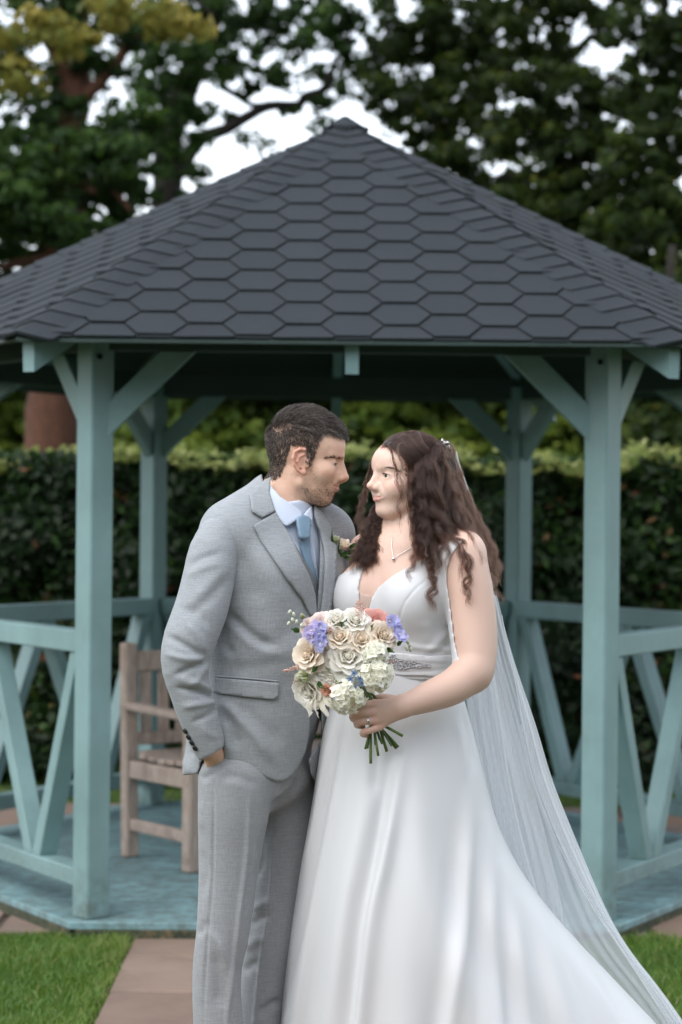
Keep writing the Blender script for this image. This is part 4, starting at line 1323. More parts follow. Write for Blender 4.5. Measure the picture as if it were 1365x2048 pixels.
def groom_torso(S_, g):
    """torso form, g = looseness"""
    S_.ell((0, 0, 0), (.158 + g, .112 + g, .155 + g), .04, 'u', gframe(538, 1145))
    bs = -.016 if g < 0 else g
    S_.chain([gpt(548, 1072, .150 + min(g, 0) * 2 - max(g - .01, 0) * 3), gpt(560, 1060, 0), gpt(560, 1072, -.150 - min(g, 0) * 2)], [.048 + bs, .055 + bs, .048 + bs], .05, .04)
    S_.cone(gpt(572, 1000, .02, -.03), gpt(556, 1055, .125, -.01), .042 + g, .040 + g, .05)
    S_.cone(gpt(572, 1000, -.02, -.03), gpt(556, 1055, -.125, -.01), .042 + g, .040 + g, .05)
    S_.ell((0, 0, 0), (.146 + g, .104 + g, .16 + g), .06, 'u', gframe(536, 1300))
    S_.ell((0, 0, 0), (.150 + g * (1 if g > 0 else 3), .110 + g * (1 if g > 0 else 3), .13 + g), .06, 'u', gframe(520, 1470))

GV, GQ = groom_body()
body = gl(np_mesh('body', GV, GQ, SKIN_G))
LG = head_local(GH, GV)
vattr(body, 'lip', lip_mask(LG, MHEAD) * (LG[:, 2] > -70) * (LG[:, 0] > 60) * .85)
bl = np.clip(1 - np.hypot((LG[:, 0] - 62) / 18, (LG[:, 2] + 22) / 14), 0, 1) * .5 + np.clip(1 - np.hypot((LG[:, 0] - 97) / 16, (LG[:, 2] + 34) / 12), 0, 1) * .6
ear_m = np.clip((np.abs(LG[:, 1]) - 70) / 8, 0, 1) * (np.abs(LG[:, 0]) < 40) * (np.abs(LG[:, 2]) < 45)
vattr(body, 'blush', np.clip((bl + ear_m * .8) * (np.linalg.norm(LG, axis=1) < 160), 0, 1))
for s in (-1, 1): gl(eye_parts(groom, GH, (66, 31, -2), 13.2, (1, 0, -.16), IRIS_BR, s))

# ---- jacket
def groom_jacket():
    xs = np.arange(-0.42, 0.05, 0.0042, dtype=f32); ys = np.arange(4.94, 5.50, 0.0042, dtype=f32); zs = np.arange(0.88, 1.68, 0.0045, dtype=f32)
    S_ = Field(xs, ys, zs)
    groom_torso(S_, 0.016)
    # skirts of the jacket stand off the hips, the back one kicked out by the arm
    S_.chain([at(534, 1330, GY), at(512, 1480, GY), at(506, 1600, GY)], [.135, .152, .160], .05, sub=10, flat=(GF, .84))
    S_.cone(at(470, 1400, 5.22), at(404, 1590, 5.25), .085, .052, .05)
    S_.cone(gpt(548, 1150, .05, .05), gpt(535, 1280, .03, .05), .085, .085, .04)
    S_.cone(gpt(560, 1150, -.06, .05), gpt(545, 1290, -.05, .05), .075, .075, .04)
    J = [(520, 940), (440, 1000), (330, 1030), (330, 1300), (344, 1552), (397, 1548), (404, 1520), (446, 1488), (449, 1519), (500, 1538), (535, 1556), (553, 1563), (568, 1562), (583, 1552), (598, 1533), (612, 1503), (619, 1470), (621, 1420),
         (621, 1395), (642, 1400), (643, 1440), (641, 1500), (637, 1558), (633, 1568), (622, 1548), (617, 1520), (640, 1480), (700, 1300), (720, 1000), (640, 940)]
    Vop = [(626, 1229), (620, 1190), (606, 1150), (591, 1122), (574, 1078), (550, 1026), (530, 975), (520, 930), (650, 930), (627, 1012), (640, 1075), (640, 1130), (637, 1180), (633, 1232)]
    global JFB
    JFB = bvh_of(*S_.mesh())
    D = shell(S_, [(J, 'u'), (Vop, 's')], 0.0, 0.011)
    V, Q = surface_nets(D, xs, ys, zs)
    V = relax(V, Q, 2, .4)
    N = vnormals(V, Q)
    st = [([(452, 1222), (474, 1246), (515, 1280), (556, 1296)], 11, -.011), ([(456, 1236), (480, 1262), (520, 1294), (560, 1308)], 12, .006), ([(440, 1252), (452, 1290), (470, 1312)], 10, -.007),
          ([(438, 1398), (474, 1432), (509, 1468), (545, 1525)], 12, .010), ([(440, 1412), (460, 1450), (478, 1500)], 13, -.009), ([(470, 1405), (520, 1450), (570, 1490)], 18, -.006), ([(452, 1440), (455, 1480), (460, 1510)], 9, .006),
          ([(470, 1100), (500, 1150), (512, 1210)], 22, -.006), ([(500, 1080), (540, 1150), (580, 1220)], 24, .005), ([(600, 1240), (560, 1280), (500, 1300)], 20, -.004), ([(612, 1250), (600, 1330), (602, 1400)], 14, .004),
          ([(440, 1330), (500, 1335), (590, 1320)], 15, -.004), ([(350, 1500), (372, 1530), (380, 1550)], 8, .006), ([(360, 1470), (384, 1520)], 9, -.006)]
    V = fold(V, N, st)
    return V, Q
JV, JQ = groom_jacket()
jacket = gl(np_mesh('jacket', JV, JQ, SUIT))
JB = bvh_of(JV, JQ)

def sleeve(path, radii, strokes, x0, x1, y0, y1, z0, z1, flat=None, cut=None):
    S_ = Field(np.arange(x0, x1, .0042, dtype=f32), np.arange(y0, y1, .0042, dtype=f32), np.arange(z0, z1, .0045, dtype=f32))
    S_.chain(path, radii, .0, 0.0, flat=flat)
    if cut is not None:
        PX, PY = S_.px()
        S_.D = np.maximum(S_.D, poly_sdf(cut, PX, PY) * f32(5.1 / F))
    V, Q = S_.mesh(); V = relax(V, Q, 2, .4)
    V = fold(V, vnormals(V, Q), strokes)
    return V, Q
p3 = catmull([tuple(at(*q)) for q in ((437, 1077, 5.078), (426, 1112, 5.06), (416, 1165, 5.045), (402, 1220, 5.03), (378, 1285, 5.01), (371, 1330, 5.005), (380, 1380, 5.01), (400, 1440, 5.02), (419, 1495, 5.03), (428, 1520, 5.033))], 22)
r3 = np.interp(np.linspace(0, 1, 22), np.linspace(0, 1, 10), [.050, .0570, .0590, .0600, .0590, .0535, .0460, .0440, .0365, .0350])
CUFF = [(300, 1000), (520, 1000), (480, 1200), (448, 1492), (448, 1494), (424, 1510), (400, 1522), (384, 1500), (366, 1458), (250, 1300)]
SV, SQ = sleeve([Vector(p) for p in p3], list(r3),
    [([(416, 1318), (380, 1296), (336, 1272)], 6.5, -.0085), ([(416, 1316), (375, 1318), (328, 1306)], 7, .0065), ([(416, 1320), (385, 1336), (346, 1352)], 6, -.0075), ([(414, 1308), (396, 1272), (374, 1244)], 8, .0050), ([(416, 1326), (398, 1356), (372, 1378)], 7, .0050),
     ([(438, 1396), (400, 1384), (350, 1376)], 5.5, -.0085), ([(436, 1388), (400, 1368), (356, 1358)], 7, .0055), ([(440, 1402), (405, 1408), (364, 1414)], 7, .0060), ([(442, 1410), (415, 1432), (382, 1446)], 6, -.0050), ([(426, 1384), (438, 1404), (446, 1442)], 5, -.0045),
     ([(466, 1124), (430, 1158), (384, 1206)], 13, .0040), ([(462, 1150), (420, 1196), (368, 1236)], 11, -.0042), ([(375, 1134), (405, 1116), (446, 1104)], 7, -.0038), ([(373, 1152), (408, 1136), (448, 1126)], 8, .0032), ([(356, 1216), (390, 1226), (424, 1254)], 9, -.0035), ([(404, 1452), (420, 1470), (440, 1474)], 8, .0025)],
    -.44, -.22, 4.90, 5.16, .94, 1.60, cut=CUFF)
slv = under(np_mesh('sleeve', SV, SQ, SUIT), jacket)
fp = catmull([tuple(at(*q)) for q in ((660, 1078, 5.33), (676, 1130, 5.40), (690, 1210, 5.48), (700, 1290, 5.50), (745, 1330, 5.47), (795, 1346, 5.44))], 14)
FV, FQ = sleeve([Vector(p) for p in fp], list(np.linspace(.052, .036, 14)), [], -.10, .22, 5.24, 5.58, 1.10, 1.56)
under(np_mesh('sleeve', FV, FQ, SUIT), jacket)
SB = bvh_of(SV, SQ)

# collar and lapels
lap = [(550, 1027), (505, 1052), (520, 1082), (546, 1120), (575, 1162), (602, 1200), (615, 1227), (621, 1231), (631, 1224), (626, 1190), (612, 1150), (598, 1122), (580, 1078)]
o = drape('lapel', lap, JFB, .0065, .0035, SUIT, jacket, curve=False, res=5, lift=lambda x, y: .004 * max(0, min(1, (y - 1030) / 120)) * max(0, min(1, (1235 - y) / 60)))
col_ = [(545, 958), (528, 968), (500, 996), (502, 1026), (522, 1038), (548, 1026), (538, 990)]
NECKF = None
def neck_form():
    S_ = Field(np.arange(-.30, .08, .004, dtype=f32), np.arange(4.98, 5.44, .004, dtype=f32), np.arange(1.36, 1.72, .004, dtype=f32))
    groom_torso(S_, 0.002)
    def hm(p): return GH @ (Vector(p) * .001)
    S_.chain([hm((-34, 0, -50)), hm((-42, 0, -100)), hm((-52, 0, -150))], [.052, .0505, .056], .03)
    return S_
NF = neck_form(); NV, NQ = NF.mesh(); NB = bvh_of(NV, NQ)
# a form that joins the neck to the jacket shoulders for collar and shirt
def collar_form():
    S_ = Field(np.arange(-.30, .08, .004, dtype=f32), np.arange(4.96, 5.46, .004, dtype=f32), np.arange(1.30, 1.72, .004, dtype=f32))
    groom_torso(S_, 0.017)
    def hm(p): return GH @ (Vector(p) * .001)
    S_.chain([hm((-38, 0, -72)), hm((-48, 0, -120)), hm((-56, 0, -160))], [.056, .060, .072], .03)
    return S_
CF = collar_form(); CV, CQ = CF.mesh(); CB = bvh_of(CV, CQ)
drape('collar', col_, CB, .0085, .006, SUIT, jacket, curve=False, res=4)
drape('lapel', [(626, 1012), (640, 1028), (656, 1052), (667, 1076), (671, 1100), (668, 1150), (661, 1200), (655, 1236), (636, 1236), (644, 1180), (647, 1130), (645, 1100), (636, 1064), (625, 1034)], JFB, .0080, .005, SUIT, jacket, curve=False, res=5)
# pocket
drape('pocket_flap', [(433, 1355), (557, 1365), (556, 1390), (549, 1398), (540, 1399), (430, 1386)], JB, .0062, .0030, SUIT, jacket, curve=False, res=5, smooth=2)
drape('pocket_welt', [(432, 1350), (557, 1360), (557, 1363.5), (432, 1353.5)], JB, .0050, .0030, SUIT, jacket, curve=False, res=4, smooth=1)
# cuff buttons
for px, py in ((372, 1462), (378.5, 1474), (385, 1485), (391.5, 1496)):
    h, n = hit_px(SB, px, py)
    bm = bmesh.new(); bmesh.ops.create_cone(bm, cap_ends=True, segments=18, radius1=.0068, radius2=.0062, depth=.004, matrix=Matrix.Translation(h + n * .002) @ n.to_track_quat('Z', 'Y').to_matrix().to_4x4())
    bmesh.ops.bevel(bm, geom=[e for e in bm.edges if not e.is_boundary], offset=.0008, segments=1, affect='EDGES')
    under(bm_link('button', bm, BUTTON, None, False), jacket)

# ---- shirt, tie, waistcoat
PXf, PYf = NF.px()
shirt_poly = [(540, 1010), (575, 1085), (600, 1130), (640, 1190), (650, 1190), (648, 1100), (640, 1050), (625, 1010), (600, 1000)]
D = np.maximum(NF.D - f32(.004), poly_sdf(shirt_poly, PXf, PYf) * f32(GY / F))
V, Q = surface_nets(D, NF.xs, NF.ys, NF.zs)
shirt = gl(np_mesh('shirt', relax(V, Q, 1, .3), Q, SHIRT))
SHB = NB
drape('collar', [(536, 962), (529, 972), (538, 1000), (552, 1030), (563, 1048), (569, 1053), (577, 1052), (604, 1032), (598, 1022), (578, 1008), (560, 996), (545, 978)], CB, .0060, .003, SHIRT, shirt, curve=False, res=4)
drape('collar', [(605, 1033), (612, 1022), (620, 1014), (623, 1030), (622.5, 1053), (616, 1048)], CB, .0040, .003, SHIRT, shirt, curve=False, res=4)
drape('placket', [(614, 1060), (621, 1060), (627, 1100), (632, 1140), (634, 1165), (630, 1165), (622, 1110)], SHB, .0065, .002, SHIRT, shirt, curve=False, res=4)
tie = drape('tie', [(596, 1072), (613, 1072), (614, 1095), (617, 1120), (624, 1145), (630, 1170), (626, 1172), (616, 1150), (604, 1126), (598, 1105), (594, 1085)], SHB, .012, .006, TIE, groom, curve=False, res=4)
gl(tie)
kn = drape('knot', [(588, 1043), (594, 1036), (603, 1034), (612, 1038), (616, 1044), (614, 1060), (613, 1076), (604, 1080), (594, 1079), (591, 1060)], CB, .0135, .010, TIE, tie, curve=False, res=4)
vest = gl(drape('waistcoat', [(572, 1078), (583, 1092), (604, 1126), (622, 1155), (629, 1172), (631, 1190), (634, 1240), (620, 1240), (600, 1180), (575, 1110)], NB, .0155, .004, VEST, groom, curve=False, res=5))
drape('waistcoat_front', [(634, 1240), (631, 1190), (634, 1168), (636, 1140), (635, 1100), (628, 1062), (634, 1060), (650, 1085), (658, 1110), (658, 1160), (650, 1240)], NB, .0120, .004, VEST, vest, curve=False, res=5)
h, n = hit_px(NB, 633, 1208)
bm = bmesh.new(); bmesh.ops.create_cone(bm, cap_ends=True, segments=14, radius1=.0055, radius2=.005, depth=.004, matrix=Matrix.Translation(h + n * .018) @ n.to_track_quat('Z', 'Y').to_matrix().to_4x4())
under(bm_link('button', bm, BUTTON, None), vest)

# ---- trousers
def groom_trousers():
    S_ = Field(np.arange(-.40, .02, .0038, dtype=f32), np.arange(4.96, 5.44, .0042, dtype=f32), np.arange(.06, 1.24, .0055, dtype=f32))
    S_.ell((0, 0, 0), (.150, .114, .17), .02, 'u', gframe(526, 1410))
    S_.ell((0, 0, 0), (.140, .116, .10), .03, 'u', gframe(514, 1540))
    def leg(rows):
        P = [at(px, py, Y) for px, py, Y, r in rows]; rr = [r for *_, r in rows]
        S_.chain(P, rr, .022, sub=40)
    leg([(472, 1560, 5.115, .086), (468, 1620, 5.115, .081), (462, 1690, 5.12, .074), (456, 1760, 5.12, .0665), (448, 1850, 5.12, .0615), (436, 1930, 5.125, .0565), (434, 1990, 5.13, .0555), (438, 2060, 5.135, .0575), (440, 2150, 5.14, .0585), (442, 2300, 5.15, .060)])
    leg([(566, 1570, 5.275, .083), (566, 1640, 5.28, .078), (562, 1720, 5.28, .070), (552, 1800, 5.28, .064), (540, 1880, 5.28, .060), (524, 1960, 5.29, .0575), (514, 2050, 5.30, .0575), (508, 2150, 5.30, .058), (505, 2300, 5.31, .060)])
    V, Q = S_.mesh(); V = relax(V, Q, 2, .4); N = vnormals(V, Q)
    # side seam, pressed creases, knee and thigh folds
    seam = [(427, 1545), (427, 1640), (425, 1760), (418, 1840), (412, 1920), (408, 2000), (410, 2060)]
    st = [(seam, 3.0, -.0042), ([(500, 1590), (494, 1700), (482, 1800), (470, 1900), (458, 1980), (452, 2100)], 4.5, .0080), ([(552, 1640), (544, 1760), (534, 1850), (520, 1940), (509, 2048), (500, 2150)], 4, .0075),
          ([(540, 1612), (565, 1596), (590, 1570), (596, 1545)], 8, -.012), ([(545, 1600), (575, 1580), (588, 1550)], 9, .006), ([(440, 1560), (470, 1552), (520, 1572)], 10, -.005), ([(400, 1560), (415, 1552), (430, 1545)], 7, -.006),
          ([(420, 1868), (440, 1885), (455, 1930), (468, 2010), (475, 2048)], 9, .008), ([(425, 1900), (436, 1950), (440, 2020)], 14, -.007), ([(520, 1690), (525, 1720), (512, 1760)], 9, -.006), ([(508, 1820), (530, 1806), (545, 1800)], 8, .007), ([(500, 1852), (525, 1836), (545, 1832)], 8, -.007),
          ([(492, 1900), (515, 1880), (535, 1876)], 9, .006), ([(485, 1945), (505, 1930), (520, 1928)], 9, -.007), ([(402, 1700), (412, 1740), (408, 1790)], 7, -.004), ([(394, 1870), (405, 1860), (414, 1840)], 8, -.004), ([(515, 2030), (540, 2012), (565, 2000)], 9, -.008), ([(400, 1600), (405, 1660)], 9, .003), ([(540, 1650), (520, 1700)], 10, -.005)]
    return fold(V, N, st), Q
TV, TQ = groom_trousers()
trs = gl(np_mesh('trousers', TV, TQ, SUIT_T))
TB = bvh_of(TV, TQ)
for (px, Y, dx) in ((442, 5.15, 62), (505, 5.31, 62)):
    S_ = Field(np.arange(-.36, .04, .006, dtype=f32), np.arange(4.9, 5.45, .006, dtype=f32), np.arange(0.0, .16, .005, dtype=f32))
    a = at(px, 2330, Y); b = a + GF * .17
    S_.cone((a.x, Y, .055), (b.x, b.y, .036), .044, .034, .02); S_.cone((a.x, Y, .04), (b.x, b.y, .03), .036, .036, .02)
    S_.D = np.maximum(S_.D, f32(.004) - S_.zs[None, None, :])
    V, Q = S_.mesh(); gl(np_mesh('shoe', V, Q, plain('brown_leather', (0.09, 0.045, 0.022), .35)))

# ---- hair, brows, stubble
def in_poly(poly, x, y):
    return poly_sdf(poly, np.asarray(x, f32), np.asarray(y, f32)) < 0
def scalp_sample(V, Q, L, mask_fn, n, rng):
    c = L[Q].mean(1)
    ok = mask_fn(c)
    Qs = Q[ok]
    a = np.linalg.norm(np.cross(V[Qs[:, 2]] - V[Qs[:, 0]], V[Qs[:, 3]] - V[Qs[:, 1]]), axis=1)
    i = rng.choice(len(Qs), n, p=a / a.sum())
    w = rng.random((n, 2)); q = Qs[i]
    P = (V[q[:, 0]] * ((1 - w[:, :1]) * (1 - w[:, 1:])) + V[q[:, 1]] * (w[:, :1] * (1 - w[:, 1:])) + V[q[:, 2]] * (w[:, :1] * w[:, 1:]) + V[q[:, 3]] * ((1 - w[:, :1]) * w[:, 1:]))
    return P, q
def groom_hair():
    rng = np.random.default_rng(3)
    N = vnormals(GV, GQ)
    HP = [(100, 58), (84, 62), (60, 66), (46, 66), (44, 48), (38, 28), (30, 8), (27, -6), (15, -6), (15, 24), (6, 40), (-14, 41), (-28, 22), (-34, -4), (-48, -32), (-62, -40), (-80, -36), (-130, 0), (-130, 160), (110, 160)]
    mask = lambda c: in_poly(HP, c[:, 0], c[:, 2]) & (np.linalg.norm(c, axis=1) < 170) & ~((np.abs(c[:, 1]) > 68) & (c[:, 2] < 40) & (c[:, 0] > -22) & (c[:, 0] < 14))
    P, q = scalp_sample(GV, GQ, LG, mask, 15000, rng)
    n = N[q[:, 0]]
    L = head_local(GH, P)
    Rm = np.array(GH.to_3x3())
    top = np.clip((L[:, 2] - 40) / 60, 0, 1)
    front = np.clip((L[:, 0] - 40) / 50, 0, 1)
    # flow: forward on the top, down and forward at the sides, down at the nape
    fl = np.stack([0.95 * top + 0.35 * (1 - top) * (L[:, 0] > -20) - 0.15 * (L[:, 0] < -50), 0.15 * np.sign(L[:, 1]) * 0 + rng.normal(0, .25, len(L)), -0.30 * front * top - 0.9 * (1 - top)], 1)
    fl += 0.25 * np.stack([np.sin(L[:, 2] / 7 + L[:, 1] / 9), np.cos(L[:, 0] / 8), np.sin(L[:, 0] / 9 + 1)], 1) * (0.3 + top[:, None])
    fl = fl @ Rm.T
    fl -= n * (fl * n).sum(1)[:, None]; fl /= np.linalg.norm(fl, axis=1)[:, None] + 1e-9
    ln = (0.007 + 0.016 * top + 0.005 * front * top) * rng.uniform(.75, 1.2, len(L))
    ln *= np.where((L[:, 2] < 12) & (L[:, 0] > 10), .5, 1); ln *= np.where((L[:, 0] < -30) & (L[:, 2] < 0), .75, 1)
    up = np.clip(0.55 + .35 * top, 0, 1)
    strands = []
    for t in np.linspace(0, 1, 6):
        bend = np.array(t ** 1.6)
        p = P + n * (ln * up * (t - .42 * t * t))[:, None] + fl * (ln * (.25 * t + .75 * bend))[:, None]
        strands.append(p)
    A = np.stack(strands, 1)
    A[:, 1:] += rng.normal(0, .0006, A[:, 1:].shape)
    return list(A), list(np.full(len(A), .00042))
st, rr = groom_hair()
gl(hair_obj('hair', st, rr, HAIR_G))
def groom_fuzz():
    rng = np.random.default_rng(5)
    N = vnormals(GV, GQ); Rm = np.array(GH.to_3x3())
    # brows
    HPb = [(96, 8), (80, 10), (66, 11), (56, 7), (60, 13), (78, 16.5), (98, 14.5)]
    P, q = scalp_sample(GV, GQ, LG, lambda c: in_poly(HPb, c[:, 0], c[:, 2]) & (np.abs(c[:, 1]) > 7) & (np.linalg.norm(c, axis=1) < 130), 330, rng)
    n = N[q[:, 0]]; d = (np.stack([-.8 * np.ones(len(P)), np.sign(head_local(GH, P)[:, 1]) * .6, .25 + 0 * P[:, 0]], 1)) @ Rm.T
    br = [np.stack([p, p + nn * .0018 + dd * .003, p + nn * .0022 + dd * .0075]) for p, nn, dd in zip(P, n, d)]
    gl(hair_obj('eyebrow', br, [.00024] * len(br), STUB))
    # stubble beard and moustache
    BP = [(29, 0), (15, 0), (12, -30), (4, -56), (16, -84), (40, -104), (64, -102), (82, -84), (80, -66), (71, -64), (62, -58), (60, -52), (70, -47.5), (88, -47), (88, -43), (78, -42), (62, -45), (44, -44), (34, -24)]
    m = lambda c: in_poly(BP, c[:, 0], c[:, 2]) & (np.linalg.norm(c, axis=1) < 135) & (lip_mask(c, MHEAD) < .2)
    P, q = scalp_sample(GV, GQ, LG, m, 3600, rng)
    n = N[q[:, 0]]; d = np.array([.15, 0, -1.0]) @ Rm.T
    keep = rng.random(len(P)) < np.clip(.22 + .6 * (head_local(GH, P)[:, 2] < -58), 0, 1)
    bs = [np.stack([p - nn * .0004, p + nn * .0012 + d * .001, p + nn * .0013 + (d + rng.normal(0, .3, 3)) * .0019]) for p, nn in zip(P[keep], n[keep])]
    gl(hair_obj('stubble', bs, [.00019] * len(bs), STUB))
    # upper lashes
    ls = []
    for s in (-1, 1):
        for k in range(36):
            a = R(-58 + 116 * k / 35)
            base = Vector((66 + 14.4 * math.cos(a), s * 31 + 14.6 * math.sin(a) * 1.0, -0.6 - 2.6 * (abs(k - 18) / 18) ** 2))
            dirn = Vector((math.cos(a), math.sin(a), -.35))
            pts = [GH @ ((base + dirn * t) * .001) for t in (0, 2.0, 4.2)]
            ls.append(np.array([tuple(p) for p in pts]))
    gl(hair_obj('eyelash', ls, [.00024] * len(ls), HAIR_G))
groom_fuzz()
# ------------------------------------------------------------------ bride
SKIN_B = m_skin('skin_bride', (0.78, 0.565, 0.465), (0.72, 0.480, 0.385), (0.60, 0.215, 0.195), (0.70, 0.380, 0.310))
def m_hairp(name, col, rough=0.32):
    m = bpy.data.materials.new(name); m.use_nodes = True
    nt = m.node_tree; out = nt.nodes['Material Output']
    nt.nodes.remove(nt.nodes['Principled BSDF'])
    h = nt.nodes.new('ShaderNodeBsdfHairPrincipled'); h.parametrization = 'COLOR'
    hi = nt.nodes.new('ShaderNodeHairInfo'); rp = nt.nodes.new('ShaderNodeValToRGB')
    e = rp.color_ramp.elements
    e[0].color = (*[c * .55 for c in col], 1); e[1].color = (*[c * 1.7 for c in col], 1)
    nt.links.new(hi.outputs['Random'], rp.inputs[0]); nt.links.new(rp.outputs[0], h.inputs['Color'])
    h.inputs['Roughness'].default_value = rough; h.inputs['Radial Roughness'].default_value = .45
    nt.links.new(h.outputs[0], out.inputs[0])
    return m
HAIR_B = m_hairp('auburn_brown_hair', (0.0145, 0.0056, 0.0030))
HAIR_CORE = plain('hair_shadow_core', (0.012, 0.007, 0.005), 0.8)
def m_satin(name, col):
    t = NT(name)
    n = t.noise(500, 2, .5); b = t.noise(5, 3)
    t.set(color=t.mix(t.ramp(b, [(.3, (0, 0, 0)), (.8, (.3,) * 3)]), col, tuple(c * .95 for c in col)), rough=0.42, spec=0.35, sheen=0.1)
    t.bump(n, .05, .0005); return t.m
SATIN = m_satin('white_satin', (0.63, 0.645, 0.66))
def m_veil():
    m = bpy.data.materials.new('white_tulle'); m.use_nodes = True
    nt = m.node_tree; out = nt.nodes['Material Output']; nt.nodes.remove(nt.nodes['Principled BSDF'])
    tr = nt.nodes.new('ShaderNodeBsdfTransparent'); df = nt.nodes.new('ShaderNodeBsdfDiffuse'); tl = nt.nodes.new('ShaderNodeBsdfTranslucent')
    for x in (df, tl): x.inputs['Color'].default_value = (0.88, 0.90, 0.92, 1)
    a = nt.nodes.new('ShaderNodeMixShader'); a.inputs[0].default_value = 0.45
    nt.links.new(df.outputs[0], a.inputs[1]); nt.links.new(tl.outputs[0], a.inputs[2])
    # looks denser where the net is seen edge on, as woven net does
    lw = nt.nodes.new('ShaderNodeLayerWeight'); lw.inputs['Blend'].default_value = 0.35
    mr = nt.nodes.new('ShaderNodeMapRange'); mr.inputs[3].default_value = 0.52; mr.inputs[4].default_value = 0.92
    nt.links.new(lw.outputs['Facing'], mr.inputs[0])
    b = nt.nodes.new('ShaderNodeMixShader')
    nt.links.new(mr.outputs[0], b.inputs[0]); nt.links.new(tr.outputs[0], b.inputs[1]); nt.links.new(a.outputs[0], b.inputs[2]); nt.links.new(b.outputs[0], out.inputs[0])
    return m
TULLE = m_veil()
SILVER = plain('silver', (0.75, 0.75, 0.76), 0.18, metal=1.0)
def m_bead():
    t = NT('crystal_beads'); t.set(color=(0.55, 0.55, 0.57), rough=0.15, metal=0.8); return t.m
BEAD = m_bead()
PEARL = plain('pearl', (0.78, 0.75, 0.70), 0.2, coat=.5)

BY = 5.17
bride = empty('person', tuple(at(800, 2365, BY)[:2]) + (0.0,))
tag(bride, 'woman in white satin wedding gown with dark curly hair and veil, holding a bouquet', 'person')
BBp = Vector(bride.location)
def blk(o):
    o.parent = bride; o.matrix_parent_inverse = Matrix.Translation(-BBp); return o
PHB = R(33)
BF = Vector((-math.sin(PHB), -math.cos(PHB), 0)); BLT = Vector((math.cos(PHB), -math.sin(PHB), 0))
def bframe(px, py, Y=BY):
    M = Matrix((BLT, BF, Vector((0, 0, 1)))).transposed().to_4x4()
    if M.determinant() < 0: M = Matrix((BLT, BF, Vector((0, 0, 1)))).transposed().to_4x4()
    M.translation = at(px, py, Y); return M
def bpt(px, py, lat=0, fwd=0, Y=BY): return at(px, py, Y) + BLT * lat + BF * fwd

FHEAD = dict(
    mass=[((0, 0, 34), (80, 69, 67), 0), ((40, 0, 30), (51, 55, 41), 22), ((32, 0, -22), (49, 53, 62), 22), ((47, 0, -50), (28, 29, 25), 16), ((55, 0, -80), (18, 19, 14), 14), ((18, 0, -70), (34, 40, 20), 16)],
    pair=[((46, 37, -27), (28, 23, 25), 16)],
    paircone=[((4, 46, -46), (47, 18, -79), 14, 12, 20), ((82, 9, 17), (66, 42, 19), 5, 4, 10), ((82, 13, -24), (70, 24, -46), 4, 4, 10)],
    socket=((88, 31, 0), (14, 16, 10), 8), lid=((64, 30.5, -2), 14.0, 4), slit=((77, 31, -1.6), (10, 12.4, 4.0), 1.2),
    nose=[((82, 0, 7), (96, 0, -25), 5.0, 6.2, 9), ((76, 0, -2), (83, 0, -31), 8, 10.5, 9)], nosemass=[((95.5, 0, -27.5), (9.2, 7.8, 7.2), 6), ((86, 0, -34.5), (10, 5, 4.2), 4)],
    ala=[((85, 10, -31.5), (8.8, 5.0, 6.0), 5)], nostril=((90, 6.2, -39.5), (6, 3.0, 2.8), 2),
    uplip=([(78, 0, -48), (76, 12, -48), (71, 23, -46.8), (66, 30, -45)], [3.7, 3.5, 2.6, 1.2], 4), lowlip=([(77.5, 0, -56), (75.5, 11, -55), (71, 22, -50.5), (66, 29, -46)], [4.7, 4.3, 2.9, 1.2], 4),
    mouth=([(83, 0, -52), (79, 14, -51.4), (73.5, 25, -48.2), (68.5, 33, -45)], [1.3, 1.2, .9, .5], 1.8),
    ear=dict(scale=.85, c=(4, 64, 0)))
BH = head_frame(at(818, 958, BY), R(64), R(6), R(0), -1)

def bride_torso(S_, g, hip=0.0, limbs=False):
    S_.ell((0, 0, 0), (.128 + g, .092 + g, .150 + g), .03, 'u', bframe(797, 1190))
    S_.chain([bpt(812, 1104, .142, -.01), bpt(818, 1085, 0, -.01), bpt(815, 1102, -.100, -.02)], [.044 + g, .050 + g, .038 + g], .05, .04)
    S_.cone(bpt(824, 1045, 0, -.03), bpt(812, 1092, .10, -.02), .036 + g, .038 + g, .05)
    S_.cone(bpt(824, 1045, 0, -.03), bpt(814, 1092, -.075, -.03), .036 + g, .034 + g, .05)
    for s in (1, -1): S_.ell((0, 0, 0), (.066 + g, .060 + g, .074 + g), .03, 'u', Matrix.Translation(BLT * (s * .066) + BF * .062) @ bframe(800, 1196))
    S_.ell((0, 0, 0), (.122 + g, .093 + g, .13 + g), .06, 'u', bframe(803, 1310))
    S_.ell((0, 0, 0), (.155 + g + hip, .118 + g + hip, .12 + g + hip), .06, 'u', bframe(796, 1440))
    if limbs:
        S_.chain([at(830, 1010, BY + .015), at(826, 1035, BY + .015), at(822, 1085, BY + .012)], [.046 + g, .0455 + g, .050 + g], .022)
        S_.chain([at(922, 1112, 5.09), at(938, 1175, 5.065), at(948, 1250, 5.045), at(951, 1318, 5.02), at(944, 1347, 5.005)], [.056 + g, .0535 + g, .0525 + g, .0475 + g, .0435 + g], .03, sub=14)
        S_.chain([bpt(815, 1110, -.105, -.02), at(712, 1250, 5.33), at(690, 1340, 5.24)], [.05 + g, .042 + g, .034 + g], .03, sub=10)

